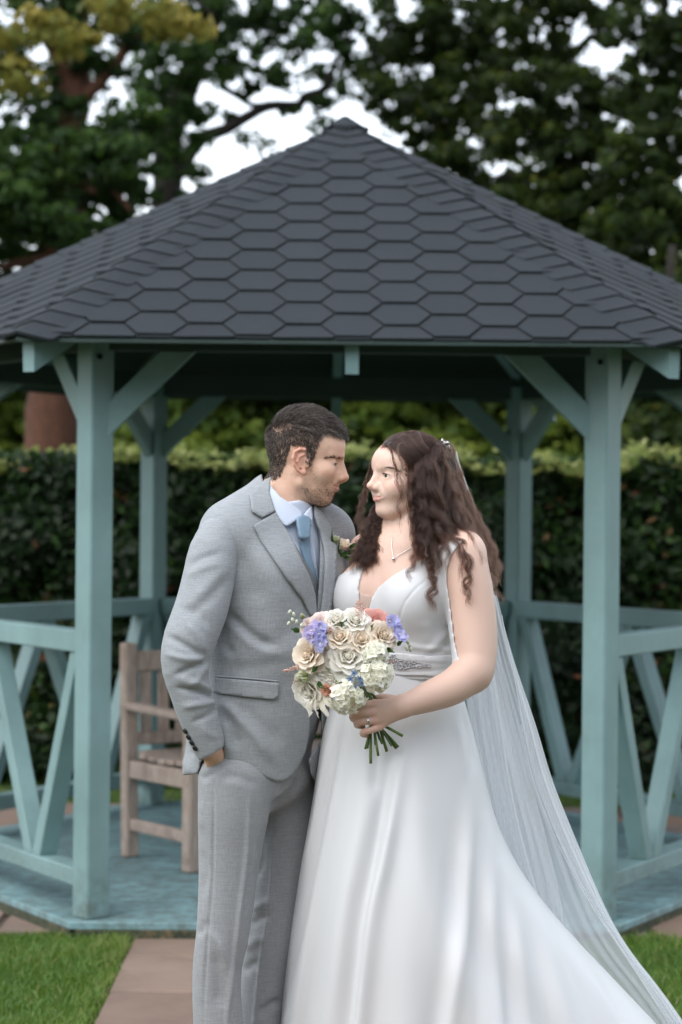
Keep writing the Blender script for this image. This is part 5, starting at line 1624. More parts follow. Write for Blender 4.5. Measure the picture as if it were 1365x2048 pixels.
def bride_body():
    x0 = at(720, 950, BY).x
    hx0, hx1 = at(728, 0, BY).x, at(900, 0, BY).x
    xs = fine_axis(-0.10, 0.42, 0.0055, [(hx0, hx1 + .0, 0.0021), (at(695, 0, 4.93).x, at(815, 0, 4.93).x, 0.0021)])
    ys = fine_axis(4.84, 5.42, 0.0055, [(5.06, 5.27, 0.0022), (4.885, 5.0, 0.0022)])
    zs = fine_axis(0.70, 1.78, 0.0062, [(at(0, 1060, BY).z, 1.76, 0.0021), (at(0, 1480, 4.93).z, at(0, 1385, 4.93).z, 0.0021)])
    S_ = Field(xs, ys, zs)
    build_head(S_, BH, FHEAD)
    def hm(p): return BH @ (Vector(p) * .001)
    S_.chain([hm((-18, 0, -30)), at(826, 1035, BY + .015), at(822, 1085, BY + .012)], [.046, .0455, .050], .022)
    for s in (-1, 1): S_.cone(hm((-8, s * 42, -24)), bpt(815, 1090, s * .022, .045), .009, .010, .018)
    bride_torso(S_, 0.0, -.03)
    for s in (-1, 1): S_.cone(bpt(815, 1093, s * .02, .052), bpt(812, 1088, s * .12, .02), .009, .010, .02)      # collar bones
    # near arm
    A = [at(922, 1112, 5.09), at(938, 1175, 5.065), at(948, 1250, 5.045), at(951, 1318, 5.02), at(944, 1347, 5.005)]
    S_.chain(A, [.056, .0535, .0525, .0475, .0435], .03, sub=36)
    S_.chain([at(946, 1344, 5.005), at(905, 1374, 4.975), at(862, 1392, 4.955), at(815, 1410, 4.936), at(800, 1414, 4.932)], [.0435, .0395, .0345, .0255, .0235], .012, sub=36)
    # far arm, down behind the groom's front
    S_.chain([bpt(815, 1110, -.105, -.02), at(712, 1250, 5.33), at(690, 1340, 5.24)], [.05, .042, .034], .03, sub=10)
    # hand round the stems
    W = at(806, 1412, 4.932)
    mc = [at(750, 1408.5, 4.922), at(746, 1424, 4.918), at(749, 1440, 4.921), at(759, 1453, 4.930)]
    for m_, r in zip(mc, (.0105, .0105, .010, .0092)): S_.cone(W, m_, .0195, r, .012, flat=((0, 1, 0), .78))
    fing = [[(750, 1408.5, 4.922), (727, 1411, 4.917), (707, 1417, 4.926), (704, 1424, 4.948), (714, 1428, 4.964)],
            [(746, 1424, 4.918), (727, 1426.5, 4.915), (709, 1431, 4.925), (707, 1437, 4.948), (718, 1440, 4.964)],
            [(749, 1440, 4.921), (735, 1442, 4.918), (717.5, 1444, 4.927), (715, 1450, 4.948), (726, 1453, 4.963)],
            [(759, 1453, 4.930), (745, 1459, 4.923), (729, 1464, 4.930), (726, 1468, 4.948), (736, 1471, 4.962)]]
    for P, r0 in zip(fing, (.0094, .0094, .0090, .0080)):
        S_.chain([at(*p) for p in P], [r0 * 1.05, r0, r0 * .95, r0 * .86, r0 * .72], .004, sub=12)
    S_.chain([at(797, 1404, 4.945), at(775, 1398, 4.962), at(757, 1397, 4.978), at(742, 1402, 4.988)], [.013, .0115, .0100, .0085], .008, sub=10)
    return S_.mesh()
BV, BQ = bride_body()
bbody = blk(np_mesh('body', BV, BQ, SKIN_B))
LB = head_local(BH, BV)
vattr(bbody, 'lip', lip_mask(LB, FHEAD) * (LB[:, 2] > -70) * (LB[:, 0] > 56) * .9)
bl = np.clip(1 - np.hypot((LB[:, 0] - 58) / 22, (LB[:, 2] + 24) / 17), 0, 1) * .7 + np.clip(1 - np.hypot((LB[:, 0] - 97) / 14, (LB[:, 2] + 30) / 10), 0, 1) * .5
pxh, pyh = topx(BV[:, 0], BV[:, 1], BV[:, 2])
kn = sum(np.exp(-((pxh - x) ** 2 + (pyh - y) ** 2) / 60.0) for x, y in ((748, 1409), (745, 1425), (748, 1440), (757, 1453), (709, 1417), (711, 1431), (720, 1444), (731, 1464))) * (BV[:, 1] < 4.96)
vattr(bbody, 'blush', np.clip(bl * (np.linalg.norm(LB, axis=1) < 150) + .55 * kn, 0, 1))
vattr(bbody, 'limb', np.clip((at(0, 1060, BY).z - BV[:, 2]) / .06, 0, 1))
for s in (-1, 1): blk(eye_parts(bride, BH, (64, 30.5, -2), 12.9, (1, .10, .02), IRIS_BR, s))

# ---- gown: bodice, sash, skirt
def bodice():
    xs = np.arange(-.06, .32, .0032, dtype=f32); ys = np.arange(4.96, 5.40, .0036, dtype=f32); zs = np.arange(1.12, 1.52, .0032, dtype=f32)
    S_ = Field(xs, ys, zs); bride_torso(S_, 0.0, 0.0, True)
    S_.cone(bpt(815, 1093, .02, .052), bpt(812, 1088, .12, .02), .009, .010, .02); S_.cone(bpt(815, 1093, -.02, .052), bpt(812, 1088, -.12, .02), .009, .010, .02)
    poly = [(741, 1111), (712, 1134), (684, 1148), (660, 1160), (640, 1200), (645, 1290), (660, 1360), (940, 1360), (917, 1315), (909, 1280), (900, 1205), (894, 1165), (894, 1138), (905, 1110), (920, 1090), (928, 1082), (908, 1078), (880, 1092), (857, 1110), (822, 1131), (786, 1151), (757, 1175), (743, 1198), (737, 1222), (728, 1232), (720, 1205), (718, 1175), (725, 1145)]
    D = shell(S_, [(poly, 'u')], 0.0045, 0.0090)
    V, Q = surface_nets(D, xs, ys, zs); V = relax(V, Q, 2, .4); N = vnormals(V, Q)
    st = [([(865, 1150), (830, 1180), (808, 1210), (798, 1250), (800, 1300)], 2.0, -.0016), ([(898, 1260), (870, 1290), (850, 1306)], 8, .004), ([(905, 1285), (880, 1302), (850, 1312)], 6, -.003), ([(800, 1290), (850, 1296), (905, 1300)], 6, .003), ([(795, 1240), (800, 1280)], 14, -.0015), ([(850, 1240), (856, 1290)], 14, .003)]
    return fold(V, N, st), Q
DV, DQ = bodice()
gown = blk(np_mesh('gown', DV, DQ, SATIN))
S_ = Field(np.arange(-.06, .32, .0036, dtype=f32), np.arange(4.96, 5.40, .0036, dtype=f32), np.arange(1.10, 1.30, .0034, dtype=f32)); bride_torso(S_, 0.004)
TFV, TFQ = S_.mesh(); TFB = bvh_of(TFV, TFQ)
D = shell(S_, [([(640, 1298), (780, 1304), (860, 1312), (930, 1308), (930, 1350), (880, 1354), (820, 1352), (770, 1350), (640, 1352)], 'u')], 0.005, 0.009)
V, Q = surface_nets(D, S_.xs, S_.ys, S_.zs); V = relax(V, Q, 1, .4)
V = fold(V, vnormals(V, Q), [([(770, 1315), (830, 1320), (905, 1322)], 4, .002), ([(770, 1342), (830, 1344), (900, 1338)], 4, -.002)])
under(np_mesh('sash', V, Q, SATIN), gown)
# sheer inset between the cups
m = bpy.data.materials.new('sheer_mesh'); m.use_nodes = True
m.node_tree.nodes['Principled BSDF'].inputs['Base Color'].default_value = (.80, .66, .58, 1); m.node_tree.nodes['Principled BSDF'].inputs['Alpha'].default_value = .35
S2 = Field(np.arange(-.02, .14, .004, dtype=f32), np.arange(4.96, 5.2, .004, dtype=f32), np.arange(1.22, 1.46, .004, dtype=f32)); bride_torso(S2, 0.0)
_v, _q = S2.mesh(); TCB = bvh_of(_v, _q)
drape('sheer_inset', [(721, 1186), (745, 1192), (742, 1205), (737, 1224), (728, 1230), (721, 1210)], TCB, .004, .001, m, gown, curve=False, res=4)
# beaded applique on the sash
def applique():
    rng = np.random.default_rng(2)
    bm = bmesh.new()
    for _ in range(520):
        t = rng.random() ** 1.2
        px = 768 + t * 92
        top, bot = np.interp(t, [0, .15, .5, .8, 1], [1309, 1308, 1317, 1324, 1328]), np.interp(t, [0, .15, .5, .8, 1], [1342, 1341, 1337, 1335, 1334])
        py = rng.uniform(top, bot) + 3 * math.sin(t * 18) * (1 - t)
        h, n = hit_px(TFB, px, py)
        bmesh.ops.create_icosphere(bm, subdivisions=1, radius=rng.uniform(.0010, .0021), matrix=Matrix.Translation(h + n * .007))
    o = bm_link('bead_applique', bm, BEAD, gown, True); o['kind'] = 'stuff'
applique()

ROWS = [(1335, 690, 914, 5.17, .105), (1360, 682, 917, 5.17, .112), (1400, 664, 930, 5.17, .130), (1450, 648, 944, 5.175, .155), (1500, 640, 957, 5.18, .180), (1560, 632, 970, 5.19, .205), (1650, 618, 994, 5.21, .245), (1750, 600, 1046, 5.24, .30), (1850, 582, 1126, 5.28, .36),
        (1960, 563, 1232, 5.34, .43), (2048, 549, 1316, 5.40, .50), (2150, 530, 1410, 5.45, .57), (2260, 508, 1500, 5.5, .63), (2340, 492, 1560, 5.52, .66)]
def skirt():
    A = np.array(ROWS, float)
    nr, nt_ = 170, 300
    yy = np.linspace(A[0, 0], A[-1, 0], nr)
    xl, xr, Yc, hd = (np.interp(yy, A[:, 0], A[:, i]) for i in (1, 2, 3, 4))
    ker = np.hanning(33); ker /= ker.sum()
    sm = lambda a: np.convolve(np.pad(a, 16, mode='reflect', reflect_type='odd'), ker, 'valid')
    xl, xr, Yc, hd = sm(xl), sm(xr), sm(Yc), sm(hd)
    th = np.linspace(0, 2 * np.pi, nt_, endpoint=False)
    V = np.zeros((nr, nt_, 3))
    for i in range(nr):
        a, b = at(xl[i], yy[i], Yc[i]), at(xr[i], yy[i], Yc[i])
        cx, hw = (a.x + b.x) / 2, (b.x - a.x) / 2
        s = (yy[i] - yy[0]) / (yy[-1] - yy[0])
        amp = 0.05 * np.clip((s - .05) / .5, 0, 1)
        w = np.cos(9 * th + 0.6) * .45 + np.cos(5 * th + 2.0) * .35 + np.cos(14 * th + 1.1) * .30
        edge = np.abs(np.sin(th)) ** 1.5                      # keep the silhouette where it was traced
        r = 1 + amp * w * edge
        V[i, :, 0] = cx + np.cos(th) * hw * r
        V[i, :, 1] = Yc[i] + np.sin(th) * hd[i] * r
        V[i, :, 2] = (a.z + b.z) / 2
    V[:, :, 2] = np.maximum(V[:, :, 2], .012)
    idx = np.arange(nr * nt_).reshape(nr, nt_)
    a, b = idx[:-1], idx[1:]
    Q = np.stack([a, np.roll(a, -1, 1), np.roll(b, -1, 1), b], -1).reshape(-1, 4)[:, ::-1]
    V = V.reshape(-1, 3)
    N = vnormals(V, Q)
    if (N[:, 1] * (V[:, 1] - 5.2)).sum() < 0: Q = Q[:, ::-1]; N = -N
    st = [([(806, 1490), (790, 1600), (768, 1720), (748, 1823), (721, 2060)], 16.0, 0.0186), ([(782, 1500), (762, 1620), (740, 1740), (715, 1850), (690, 2060)], 18.0, -0.0174), ([(760, 1440), (752, 1520), (745, 1600)], 12.0, -0.0074), ([(735, 1500), (728, 1640), (700, 1800), (660, 2060)], 26.0, 0.0099),
          ([(940, 1560), (936, 1680), (927, 1853), (903, 2060)], 14.0, 0.0124), ([(918, 1580), (908, 1700), (894, 1860), (868, 2060)], 20.0, -0.0074), ([(975, 1640), (984, 1740), (986, 1880), (1000, 2060)], 13.0, 0.0081), ([(958, 1660), (960, 1800), (955, 2060)], 14.0, -0.0056),
          ([(1010, 1730), (1030, 1830), (1045, 1950), (1056, 2060)], 14.0, 0.0087), ([(1000, 1760), (1012, 1860), (1022, 2060)], 12.0, -0.0050), ([(1060, 1800), (1100, 1900), (1140, 2060)], 18.0, 0.0087), ([(1045, 1810), (1075, 1920), (1100, 2060)], 14.0, -0.0056), ([(1120, 1860), (1180, 1960), (1240, 2060)], 16.0, 0.0074), ([(1105, 1870), (1160, 1970), (1200, 2060)], 12.0, -0.0050),
          ([(685, 1418), (655, 1580), (618, 1775), (564, 2010)], 9.0, -0.0099), ([(668, 1440), (640, 1600), (600, 1780)], 9.0, 0.0087), ([(700, 1430), (676, 1580), (640, 1780), (596, 2040)], 14.0, 0.0112), ([(850, 1440), (846, 1600), (830, 1800), (815, 2060)], 40.0, 0.0099), ([(925, 1420), (940, 1480), (950, 1540)], 6.0, -0.0037), ([(912, 1440), (925, 1500), (930, 1560)], 8.0, 0.0037)]
    ext = []
    for poly, w, a in st:
        (x0, y0), (x1, y1) = poly[-2], poly[-1]
        if y1 > 1990: poly = list(poly) + [(x1 + (x1 - x0) / (y1 - y0) * (2330 - y1), 2330)]
        ext.append((poly, w, a))
    V = fold(V, N, ext)
    return V, Q
KV, KQ = skirt()
under(np_mesh('skirt', KV, KQ, SATIN), gown)

# ---- veil
def veil():
    root = None
    def layer(rows, y_off, waves, ph, nu=70, nv=150, edge=False):
        A = np.array(rows, float)
        yy = np.linspace(A[0, 0], A[-1, 0], nv)
        P = np.zeros((nv, nu, 3)); u = np.linspace(0, 1, nu)
        xl, xr, Yd = (np.interp(yy, A[:, 0], A[:, i]) for i in (1, 2, 3))
        ker = np.ones(11) / 11
        xl, xr, Yd = (np.convolve(np.pad(a, 5, mode='edge'), ker, 'valid') for a in (xl, xr, Yd))
        for i in range(nv):
            s = i / (nv - 1)
            for j in range(nu):
                x = xl[i] + (xr[i] - xl[i]) * u[j]
                if edge and j == 0: x += 1.6 * abs(math.sin(yy[i] * 0.42))
                dep = Yd[i] + y_off + (.005 + .018 * s) * (math.sin(waves * u[j] * 6.28 + ph + 2 * s) + .5 * math.sin(waves * 2.3 * u[j] * 6.28 + ph * 2))
                P[i, j] = tuple(at(x, yy[i], dep))
        P[:, :, 2] = np.maximum(P[:, :, 2], .02)
        idx = np.arange(nv * nu).reshape(nv, nu)
        Q = np.stack([idx[:-1, :-1], idx[:-1, 1:], idx[1:, 1:], idx[1:, :-1]], -1).reshape(-1, 4)
        return P.reshape(-1, 3), Q
    base = [(903, 893, 909, 5.285), (930, 898, 921, 5.29), (975, 905, 937, 5.30), (1040, 915, 960, 5.31), (1110, 925, 976, 5.32), (1160, 930, 988, 5.33), (1230, 930, 1003, 5.345), (1300, 925, 1022, 5.36), (1360, 935, 1041, 5.37), (1450, 944, 1073, 5.385), (1560, 962, 1104, 5.41), (1680, 990, 1153, 5.45), (1800, 1010, 1203, 5.50), (1890, 1040, 1250, 5.54), (1985, 1120, 1328, 5.58), (2048, 1170, 1370, 5.62), (2150, 1250, 1440, 5.68), (2300, 1350, 1560, 5.75)]
    V, Q = layer(base, 0, 3.2, .4)
    root = blk(np_mesh('veil', V, Q, TULLE))
    right = [(r[0], x, r[2] - 1.0, r[3]) for r, x in zip(base, (906, 915, 928, 945, 960, 970, 1001.5, 1017, 1030, 1044, 1068, 1114, 1178, 1238, 1300, 1340, 1420, 1545))]
    V, Q = layer(right[6:], -.03, 1.2, 1.0, 40, 130, True)
    under(np_mesh('veil_fold', V, Q, TULLE), root)
    left = [(r[0], r[1] - 3, x, r[3]) for r, x in zip(base, (906, 917, 931, 950, 962, 975, 985, 997, 1008, 1030, 1062, 1094, 1122, 1134, 1180, 1220, 1290, 1390))]
    V, Q = layer(left[2:14], -.05, 2.0, 2.2, 50, 120)
    under(np_mesh('veil_fold', V, Q, TULLE), root)
    left2 = [(r[0], r[1] - 6, x, r[3]) for r, x in zip(base, (904, 912, 925, 940, 950, 962, 970, 980, 990, 1004, 1020, 1046, 1080, 1110, 1150, 1190, 1260, 1350))]
    V, Q = layer(left2[4:13], -.075, 1.6, .9, 50, 120)
    under(np_mesh('veil_fold', V, Q, TULLE), root)
    # scalloped lace edge
    pts = [at(x - 1, y, Y - .045) for (y, x, _, Y) in right[9:16]]
    C = catmull(pts, 230)
    bm = bmesh.new()
    for p in C: bmesh.ops.create_icosphere(bm, subdivisions=1, radius=.0017, matrix=Matrix.Translation(p))
    o = bm_link('lace_edge', bm, plain('white_lace', (.82, .83, .85), .7), root, True); o['kind'] = 'stuff'
veil()
# comb with pearls
cmb = empty('hair_comb', tuple(at(897, 888, 5.20)), 0, None); blk(cmb); cmb.matrix_parent_inverse = Matrix.Translation(-BBp)
rng = np.random.default_rng(4)
for k in range(15):
    t = k / 14
    p = at(886 + 17 * t + rng.normal(0, 1.5), 879 + 24 * t + rng.normal(0, 2), 5.125 + .07 * t + rng.normal(0, .006))
    bm = bmesh.new(); bmesh.ops.create_icosphere(bm, subdivisions=2, radius=rng.uniform(.0022, .0042), matrix=Matrix.Translation(p - Vector(cmb.location)))
    bm_link('pearl', bm, PEARL if k % 2 else BEAD, cmb, True)
# ---- bride's hair
def bride_hair():
    rng = np.random.default_rng(11)
    N = vnormals(BV, BQ)
    Rm = np.array(BH.to_3x3()); org = np.array(BH.translation)
    toW = lambda L: (np.asarray(L) / 1000) @ Rm.T + org
    # cap: combed from the hairline back to the comb
    HP = [(94, 54), (82, 56), (68, 48), (58, 32), (48, 14), (38, -6), (22, -30), (-10, -40), (-60, -40), (-130, 0), (-130, 160), (110, 160), (110, 60)]
    mask = lambda c: in_poly(HP, c[:, 0], c[:, 2]) & (np.linalg.norm(c, axis=1) < 150) & ~((np.abs(c[:, 1]) > 63) & (c[:, 2] < 30) & (c[:, 0] > -20))
    P, q = scalp_sample(BV, BQ, LB, mask, 11000, rng)
    comb = np.array([-86.0, 0, 54.0])
    L = head_local(BH, P)
    ctr = np.array([0, 0, 34.0])
    strands = []
    pos = L.copy(); out = [toW(pos)]
    nst = 12
    side = np.sign(L[:, 1] + rng.normal(0, 4, len(L)))
    low = np.clip((30 - L[:, 2]) / 50, 0, 1)
    steps = np.linalg.norm(comb - L, axis=1) / nst * rng.uniform(.95, 1.15, len(L))
    wob = L[:, 1] / 7 + L[:, 2] / 9 + rng.normal(0, .5, len(L)); ht = rng.uniform(1.5, 11.0, len(L)) * np.clip((L[:, 0] * -1 + 95) / 70, .25, 1)
    base_r = np.linalg.norm((pos - ctr) / np.array([1, .9, 1]), axis=1)
    for k in range(nst):
        tgt = comb + np.stack([0 * low, side * 10, -60 * low - 6], 1)
        d = tgt - pos; d /= np.linalg.norm(d, axis=1)[:, None]
        n = (pos - ctr) / np.array([82, 71, 69.0]) ** 2 * 1e3; n /= np.linalg.norm(n, axis=1)[:, None]
        d -= n * (d * n).sum(1)[:, None]; d /= np.linalg.norm(d, axis=1)[:, None] + 1e-9
        pos = pos + d * steps[:, None]
        # keep to the skull ellipsoid plus a little body in the hair
        e = (pos - ctr) / np.array([82, 71, 69.0]); rr = np.linalg.norm(e, axis=1)
        t = (k + 1) / nst
        puff = 1 + (ht * math.sin(math.pi * min(1, t * .8 + .15)) + 2.4 * np.sin(wob + k * 1.3)) / 80
        pos = ctr + (pos - ctr) * (np.maximum(puff, 1.005) / rr)[:, None]
        out.append(toW(pos))
    A = np.stack(out, 1); A[:, 1:] += rng.normal(0, .0006, A[:, 1:].shape)
    S = list(A); Rr = [.00036] * len(S)
    # flyaways
    for _ in range(170):
        i = rng.integers(len(A)); k = rng.integers(2, 7)
        p = A[i, k]; nn = p - toW(ctr); nn /= np.linalg.norm(nn)
        t = rng.normal(0, 1, 3); t /= np.linalg.norm(t)
        ln = rng.uniform(.008, .026)
        S.append(np.stack([p + nn * (.3 * ln * u) + t * ln * u + nn * ln * .6 * math.sin(u * 3) + np.array([0, 0, -ln * .3 * u * u]) for u in np.linspace(0, 1, 6)])); Rr.append(.00016)
    # long curls: guides (px, py, Y)
    def lock(guide, n, spread, curl, wl, rad=.00032, tip=.5, loose=.35):
        G = catmull(guide, 64)
        W = np.array([tuple(at(*g)) for g in G])
        Lc = np.concatenate([[0], np.cumsum(np.linalg.norm(np.diff(W, axis=0), axis=1))])
        T = np.gradient(W, axis=0); T /= np.linalg.norm(T, axis=1)[:, None]
        ref = np.array([0.0, 1, 0]); X = np.cross(T, ref); X /= np.linalg.norm(X, axis=1)[:, None]; Yv = np.cross(X, T)
        ph0 = rng.uniform(0, 6.28); hand = 1 if rng.random() < .5 else -1
        u = np.linspace(0, 1, 64)
        env = np.clip(u * 3.0, 0, 1)
        w = wl * (1 + .25 * np.sin(u * 5 + ph0)) 
        ph = np.cumsum(np.gradient(Lc) / w) * 6.28
        for _ in range(n):
            a = rng.uniform(0, 6.28); r = spread * math.sqrt(rng.random())
            sp = r * (1 - tip * u) * (.6 + .4 * np.sin(u * 3.1 + .3)) * np.clip(u * 6 + .25, 0, 1)
            dph = rng.normal(0, loose); c = curl * rng.uniform(.75, 1.2)
            end = rng.uniform(.82, 1.0); m = max(12, int(64 * end))
            cx = np.cos(a) * sp + c * env * np.cos(hand * ph + ph0 + dph)
            cy = np.sin(a) * sp + c * env * np.sin(hand * ph + ph0 + dph)
            fz = np.cumsum(rng.normal(0, .00042, (64, 3)), 0) * env[:, None]
            pth = W + X * cx[:, None] + Yv * cy[:, None] + fz
            S.append(pth[:m:2] if m > 40 else pth[:m]); Rr.append(rad)
    g = {
        'a': [(838, 925, 5.15), (828, 950, 5.085), (826, 1000, 5.075), (832, 1060, 5.07), (830, 1105, 5.06), (820, 1140, 5.035), (817, 1182, 5.03)],
        'b': [(846, 915, 5.15), (838, 940, 5.08), (840, 1000, 5.07), (846, 1060, 5.06), (852, 1110, 5.045), (866, 1160, 5.025), (860, 1195, 5.02), (872, 1224, 5.02)],
        'c': [(858, 905, 5.15), (853, 930, 5.08), (860, 1000, 5.065), (872, 1060, 5.055), (884, 1092, 5.05), (878, 1130, 5.035), (866, 1165, 5.03)],
        'd': [(872, 895, 5.15), (872, 918, 5.09), (886, 1000, 5.075), (906, 1062, 5.06), (930, 1096, 5.035), (942, 1140, 5.01), (934, 1176, 5.00), (940, 1212, 5.0)],
        'e': [(882, 890, 5.16), (886, 908, 5.12), (908, 985, 5.11), (934, 1048, 5.10), (958, 1092, 5.09), (980, 1140, 5.10), (992, 1178, 5.11), (1008, 1208, 5.12)],
        'f': [(888, 888, 5.18), (895, 905, 5.18), (922, 985, 5.19), (950, 1050, 5.20), (974, 1100, 5.20), (990, 1140, 5.19), (988, 1180, 5.18), (1002, 1204, 5.18)],
    }
    # the hanging mass
    order = ['a', 'b', 'c', 'd', 'e', 'f']
    R6 = {k: catmull(v, 9) for k, v in g.items()}
    for layer in range(3):
        for i in range(25):
            w = (i + rng.uniform(-.3, .3)) / 24 * 4.99; w = min(max(w, 0), 4.99)
            k = int(w); f = w - k
            G = R6[order[k]] * (1 - f) + R6[order[k + 1]] * f
            G = G.copy(); G[:, 2] += .028 * layer + rng.normal(0, .006); G[:, 0] += rng.normal(0, 4); G[:, 1] += np.linspace(0, 1, 9) * rng.normal(-8 - 8 * layer, 16)
            G[:, 0] += np.linspace(0, 1, 9) ** 2 * rng.normal(0, 9)
            up = rng.uniform(6, 26) * max(.1, 1 - w / 4.2); G = np.vstack([[G[0, 0] + .3 * up, G[0, 1] - up, 5.155 + .01 * layer], G]); cutx = 1
            cut = rng.integers(6, 9)
            lock([tuple(x) for x in G[:cut + 1]], 92, .0100, .0036, .050 + rng.uniform(-.010, .012), rad=.00025, loose=.6)
    # separate curls in front
    for nm, n in (('a', 45), ('b', 70), ('d', 60), ('e', 70), ('f', 60), ('c', 50)): lock(g[nm], n, .0045, .0058, .038, tip=.35, loose=.22)
    lock([(850, 1085, 5.04), (858, 1130, 5.025), (872, 1170, 5.02), (864, 1205, 5.018), (873, 1226, 5.018)], 30, .0028, .0050, .032, loose=.2)
    lock([(925, 1090, 5.03), (936, 1130, 5.005), (932, 1165, 4.998), (938, 1195, 4.995), (942, 1215, 4.995)], 34, .003, .0052, .034, loose=.2)
    # face-framing strands
    lock([(784, 884, 5.09), (776, 890, 5.045), (786, 906, 5.035), (789, 932, 5.035), (796, 960, 5.035), (801, 985, 5.035), (797, 1015, 5.04), (803, 1045, 5.045), (798, 1072, 5.05)], 26, .0022, .0032, .050, .00028, .5, .3)
    lock([(806, 884, 5.09), (795, 895, 5.05), (803, 920, 5.04), (801, 955, 5.035), (805, 985, 5.035), (799, 1010, 5.04), (795, 1030, 5.04)], 15, .002, .0030, .046, .00028, .5, .3)
    lock([(815, 935, 5.06), (820, 990, 5.055), (822, 1030, 5.055), (826, 1060, 5.055), (830, 1085, 5.05)], 22, .003, .0035, .042)
    # hair swept from the parting over the temple and ear
    HB = bvh_of(BV, BQ)
    def sweep(guide, n, spread, off, curl=.0016, wl=.06):
        G = catmull(guide, 26)
        pts = []
        for j, (px, py) in enumerate(G):
            h, nn = hit_px(HB, px, py)
            if nn.dot(h - CAMP) > 0: nn = -nn
            pts.append(h + nn * (off * min(1.0, .35 + j / 7)))
        P = np.array([tuple(p) for p in pts])
        for _ in range(2): P[1:-1] = .25 * P[:-2] + .5 * P[1:-1] + .25 * P[2:]
        ph = rng.uniform(0, 6.28)
        for _ in range(n):
            o = rng.normal(0, spread, 3); a = rng.uniform(0, .6)
            t = np.linspace(0, 1, 26)[:, None]
            wv = np.sin(np.linspace(0, 1, 26) * 6.28 * .11 / wl + ph + a)[:, None] * curl * np.clip(t * 3, 0, 1)
            fz = np.cumsum(rng.normal(0, .0004, (26, 3)), 0) * np.clip(t * 2, 0, 1)
            S.append(P + o * np.clip(t * 4 + .25, 0, 1) + wv * np.array([.7, -.4, .5]) + fz); Rr.append(.00027)
    for i in range(26):
        f = i / 25
        x0, y0 = 771 + 44 * f + rng.normal(0, 1.5), 888 - 20 * f + rng.normal(0, 1.5)
        sweep([(x0, y0), (x0 + 12 + 6 * f, y0 + 6), (800 + 40 * f, 908 - 18 * f), (819 + 44 * f, 934 - 22 * f), (830 + 46 * f, 962 - 30 * f), (836 + 48 * f, 996 - 40 * f), (840 + 48 * f, 1030 - 50 * f)], 52, .0028, .007 + .004 * rng.random())
    # far side
    for k in range(30):
        dx = rng.normal(0, 9)
        lock([(778 + dx, 985, 5.27), (760 + dx, 1025, 5.21), (748 + dx * 1.1, 1058, 5.165), (738 + dx * 1.2, 1086, 5.14), (727 + dx * 1.3, 1112, 5.115), (716 + dx * 1.4, 1136 + rng.normal(0, 8), 5.10)], 50, .008, .0048, .038)
    for k in range(4): lock([(748, 905 + 4 * k, 5.23), (738, 950, 5.245), (734 - k * 2, 985, 5.25), (727 - 2 * k, 1010, 5.25), (723 - 3 * k, 1045, 5.24), (726, 1075, 5.22)], 20, .005, .0048, .036)
    # dark under-layer so the mass is not see-through
    C = Field(np.arange(.06, .34, .006, dtype=f32), np.arange(5.04, 5.34, .006, dtype=f32), np.arange(1.42, 1.74, .006, dtype=f32))
    C.ell((0, 0, 0), (.077, .067, .066), .0, 'u', BH @ Matrix.Translation((-.010, 0, .036)))
    C.chain([at(860, 940, 5.17), at(874, 1010, 5.165), at(892, 1060, 5.16), at(918, 1096, 5.17)], [.060, .054, .044, .018], .03, sub=10)
    V, Q = C.mesh()
    # never in front of the face
    hair = blk(hair_obj('hair', S, Rr, HAIR_B))
    o = np_mesh('hair_underlayer', V, Q, HAIR_CORE); o.parent = hair
    # brows and lashes
    def fuzz(poly, n, d, ln, nm, mmin):
        P, q = scalp_sample(BV, BQ, LB, lambda c: in_poly(poly, c[:, 0], c[:, 2]) & (np.abs(c[:, 1]) > mmin) & (np.linalg.norm(c, axis=1) < 125), n, rng)
        nn = N[q[:, 0]]; sgn = np.sign(head_local(BH, P)[:, 1])
        D = np.stack([np.full(n, d[0]), sgn * d[1], np.full(n, d[2])], 1) @ Rm.T
        blk(hair_obj(nm, [np.stack([p - m_ * .0003, p + m_ * .0010 + dd * ln * .5, p + m_ * .0012 + dd * ln]) for p, m_, dd in zip(P, nn, D)], [.00023] * n, BROW))
    fuzz([(93, 17), (80, 18.5), (66, 17.5), (54, 11), (55, 8.8), (67, 14.5), (80, 15), (93, 13)], 300, (-.7, .65, .1), .006, 'eyebrow', 8)
    ls = []
    for s in (-1, 1):
        for k in range(44):
            t = k / 43; a = R(-62 + 124 * t)
            up = 2.5 - 3.4 * (abs(t - .45) / .5) ** 2
            base = Vector((64 + 14.0 * math.cos(a), s * 30.5 + 14.3 * math.sin(a), up))
            dirn = Vector((math.cos(a), math.sin(a), .15))
            ls.append(np.array([tuple(BH @ ((base + dirn * tt + Vector((0, 0, .05 * tt * tt))) * .001)) for tt in (-.5, 1.8, 4.2)]))
    blk(hair_obj('eyelash', ls, [.00030] * len(ls), BROW))
BROW = plain('dark_brow', (0.030, 0.016, 0.010), .6)
bride_hair()
# necklace
def necklace():
    S2 = Field(np.arange(.0, .28, .004, dtype=f32), np.arange(4.98, 5.2, .004, dtype=f32), np.arange(1.36, 1.58, .004, dtype=f32)); bride_torso(S2, 0.0, 0, True)
    V, Q = S2.mesh(); B = bvh_of(V, Q)
    pts = catmull([(787, 1076), (785, 1095), (788, 1115), (789, 1118), (800, 1110), (820, 1099), (838, 1090)], 40)
    P = [hit_px(B, *p) for p in pts]
    nk = blk(tube_mesh('necklace', [h + n * .0035 for h, n in P], .0007, SILVER, None, 5))
    h, n = hit_px(B, 789, 1118)
    bm = bmesh.new(); bmesh.ops.create_icosphere(bm, subdivisions=2, radius=.0042, matrix=Matrix.Translation(h + n * .006 - Vector((0, 0, .003))) @ Matrix.Diagonal((.8, .8, 1.25, 1)))
    bm_link('pendant', bm, SILVER, nk, True)
necklace()
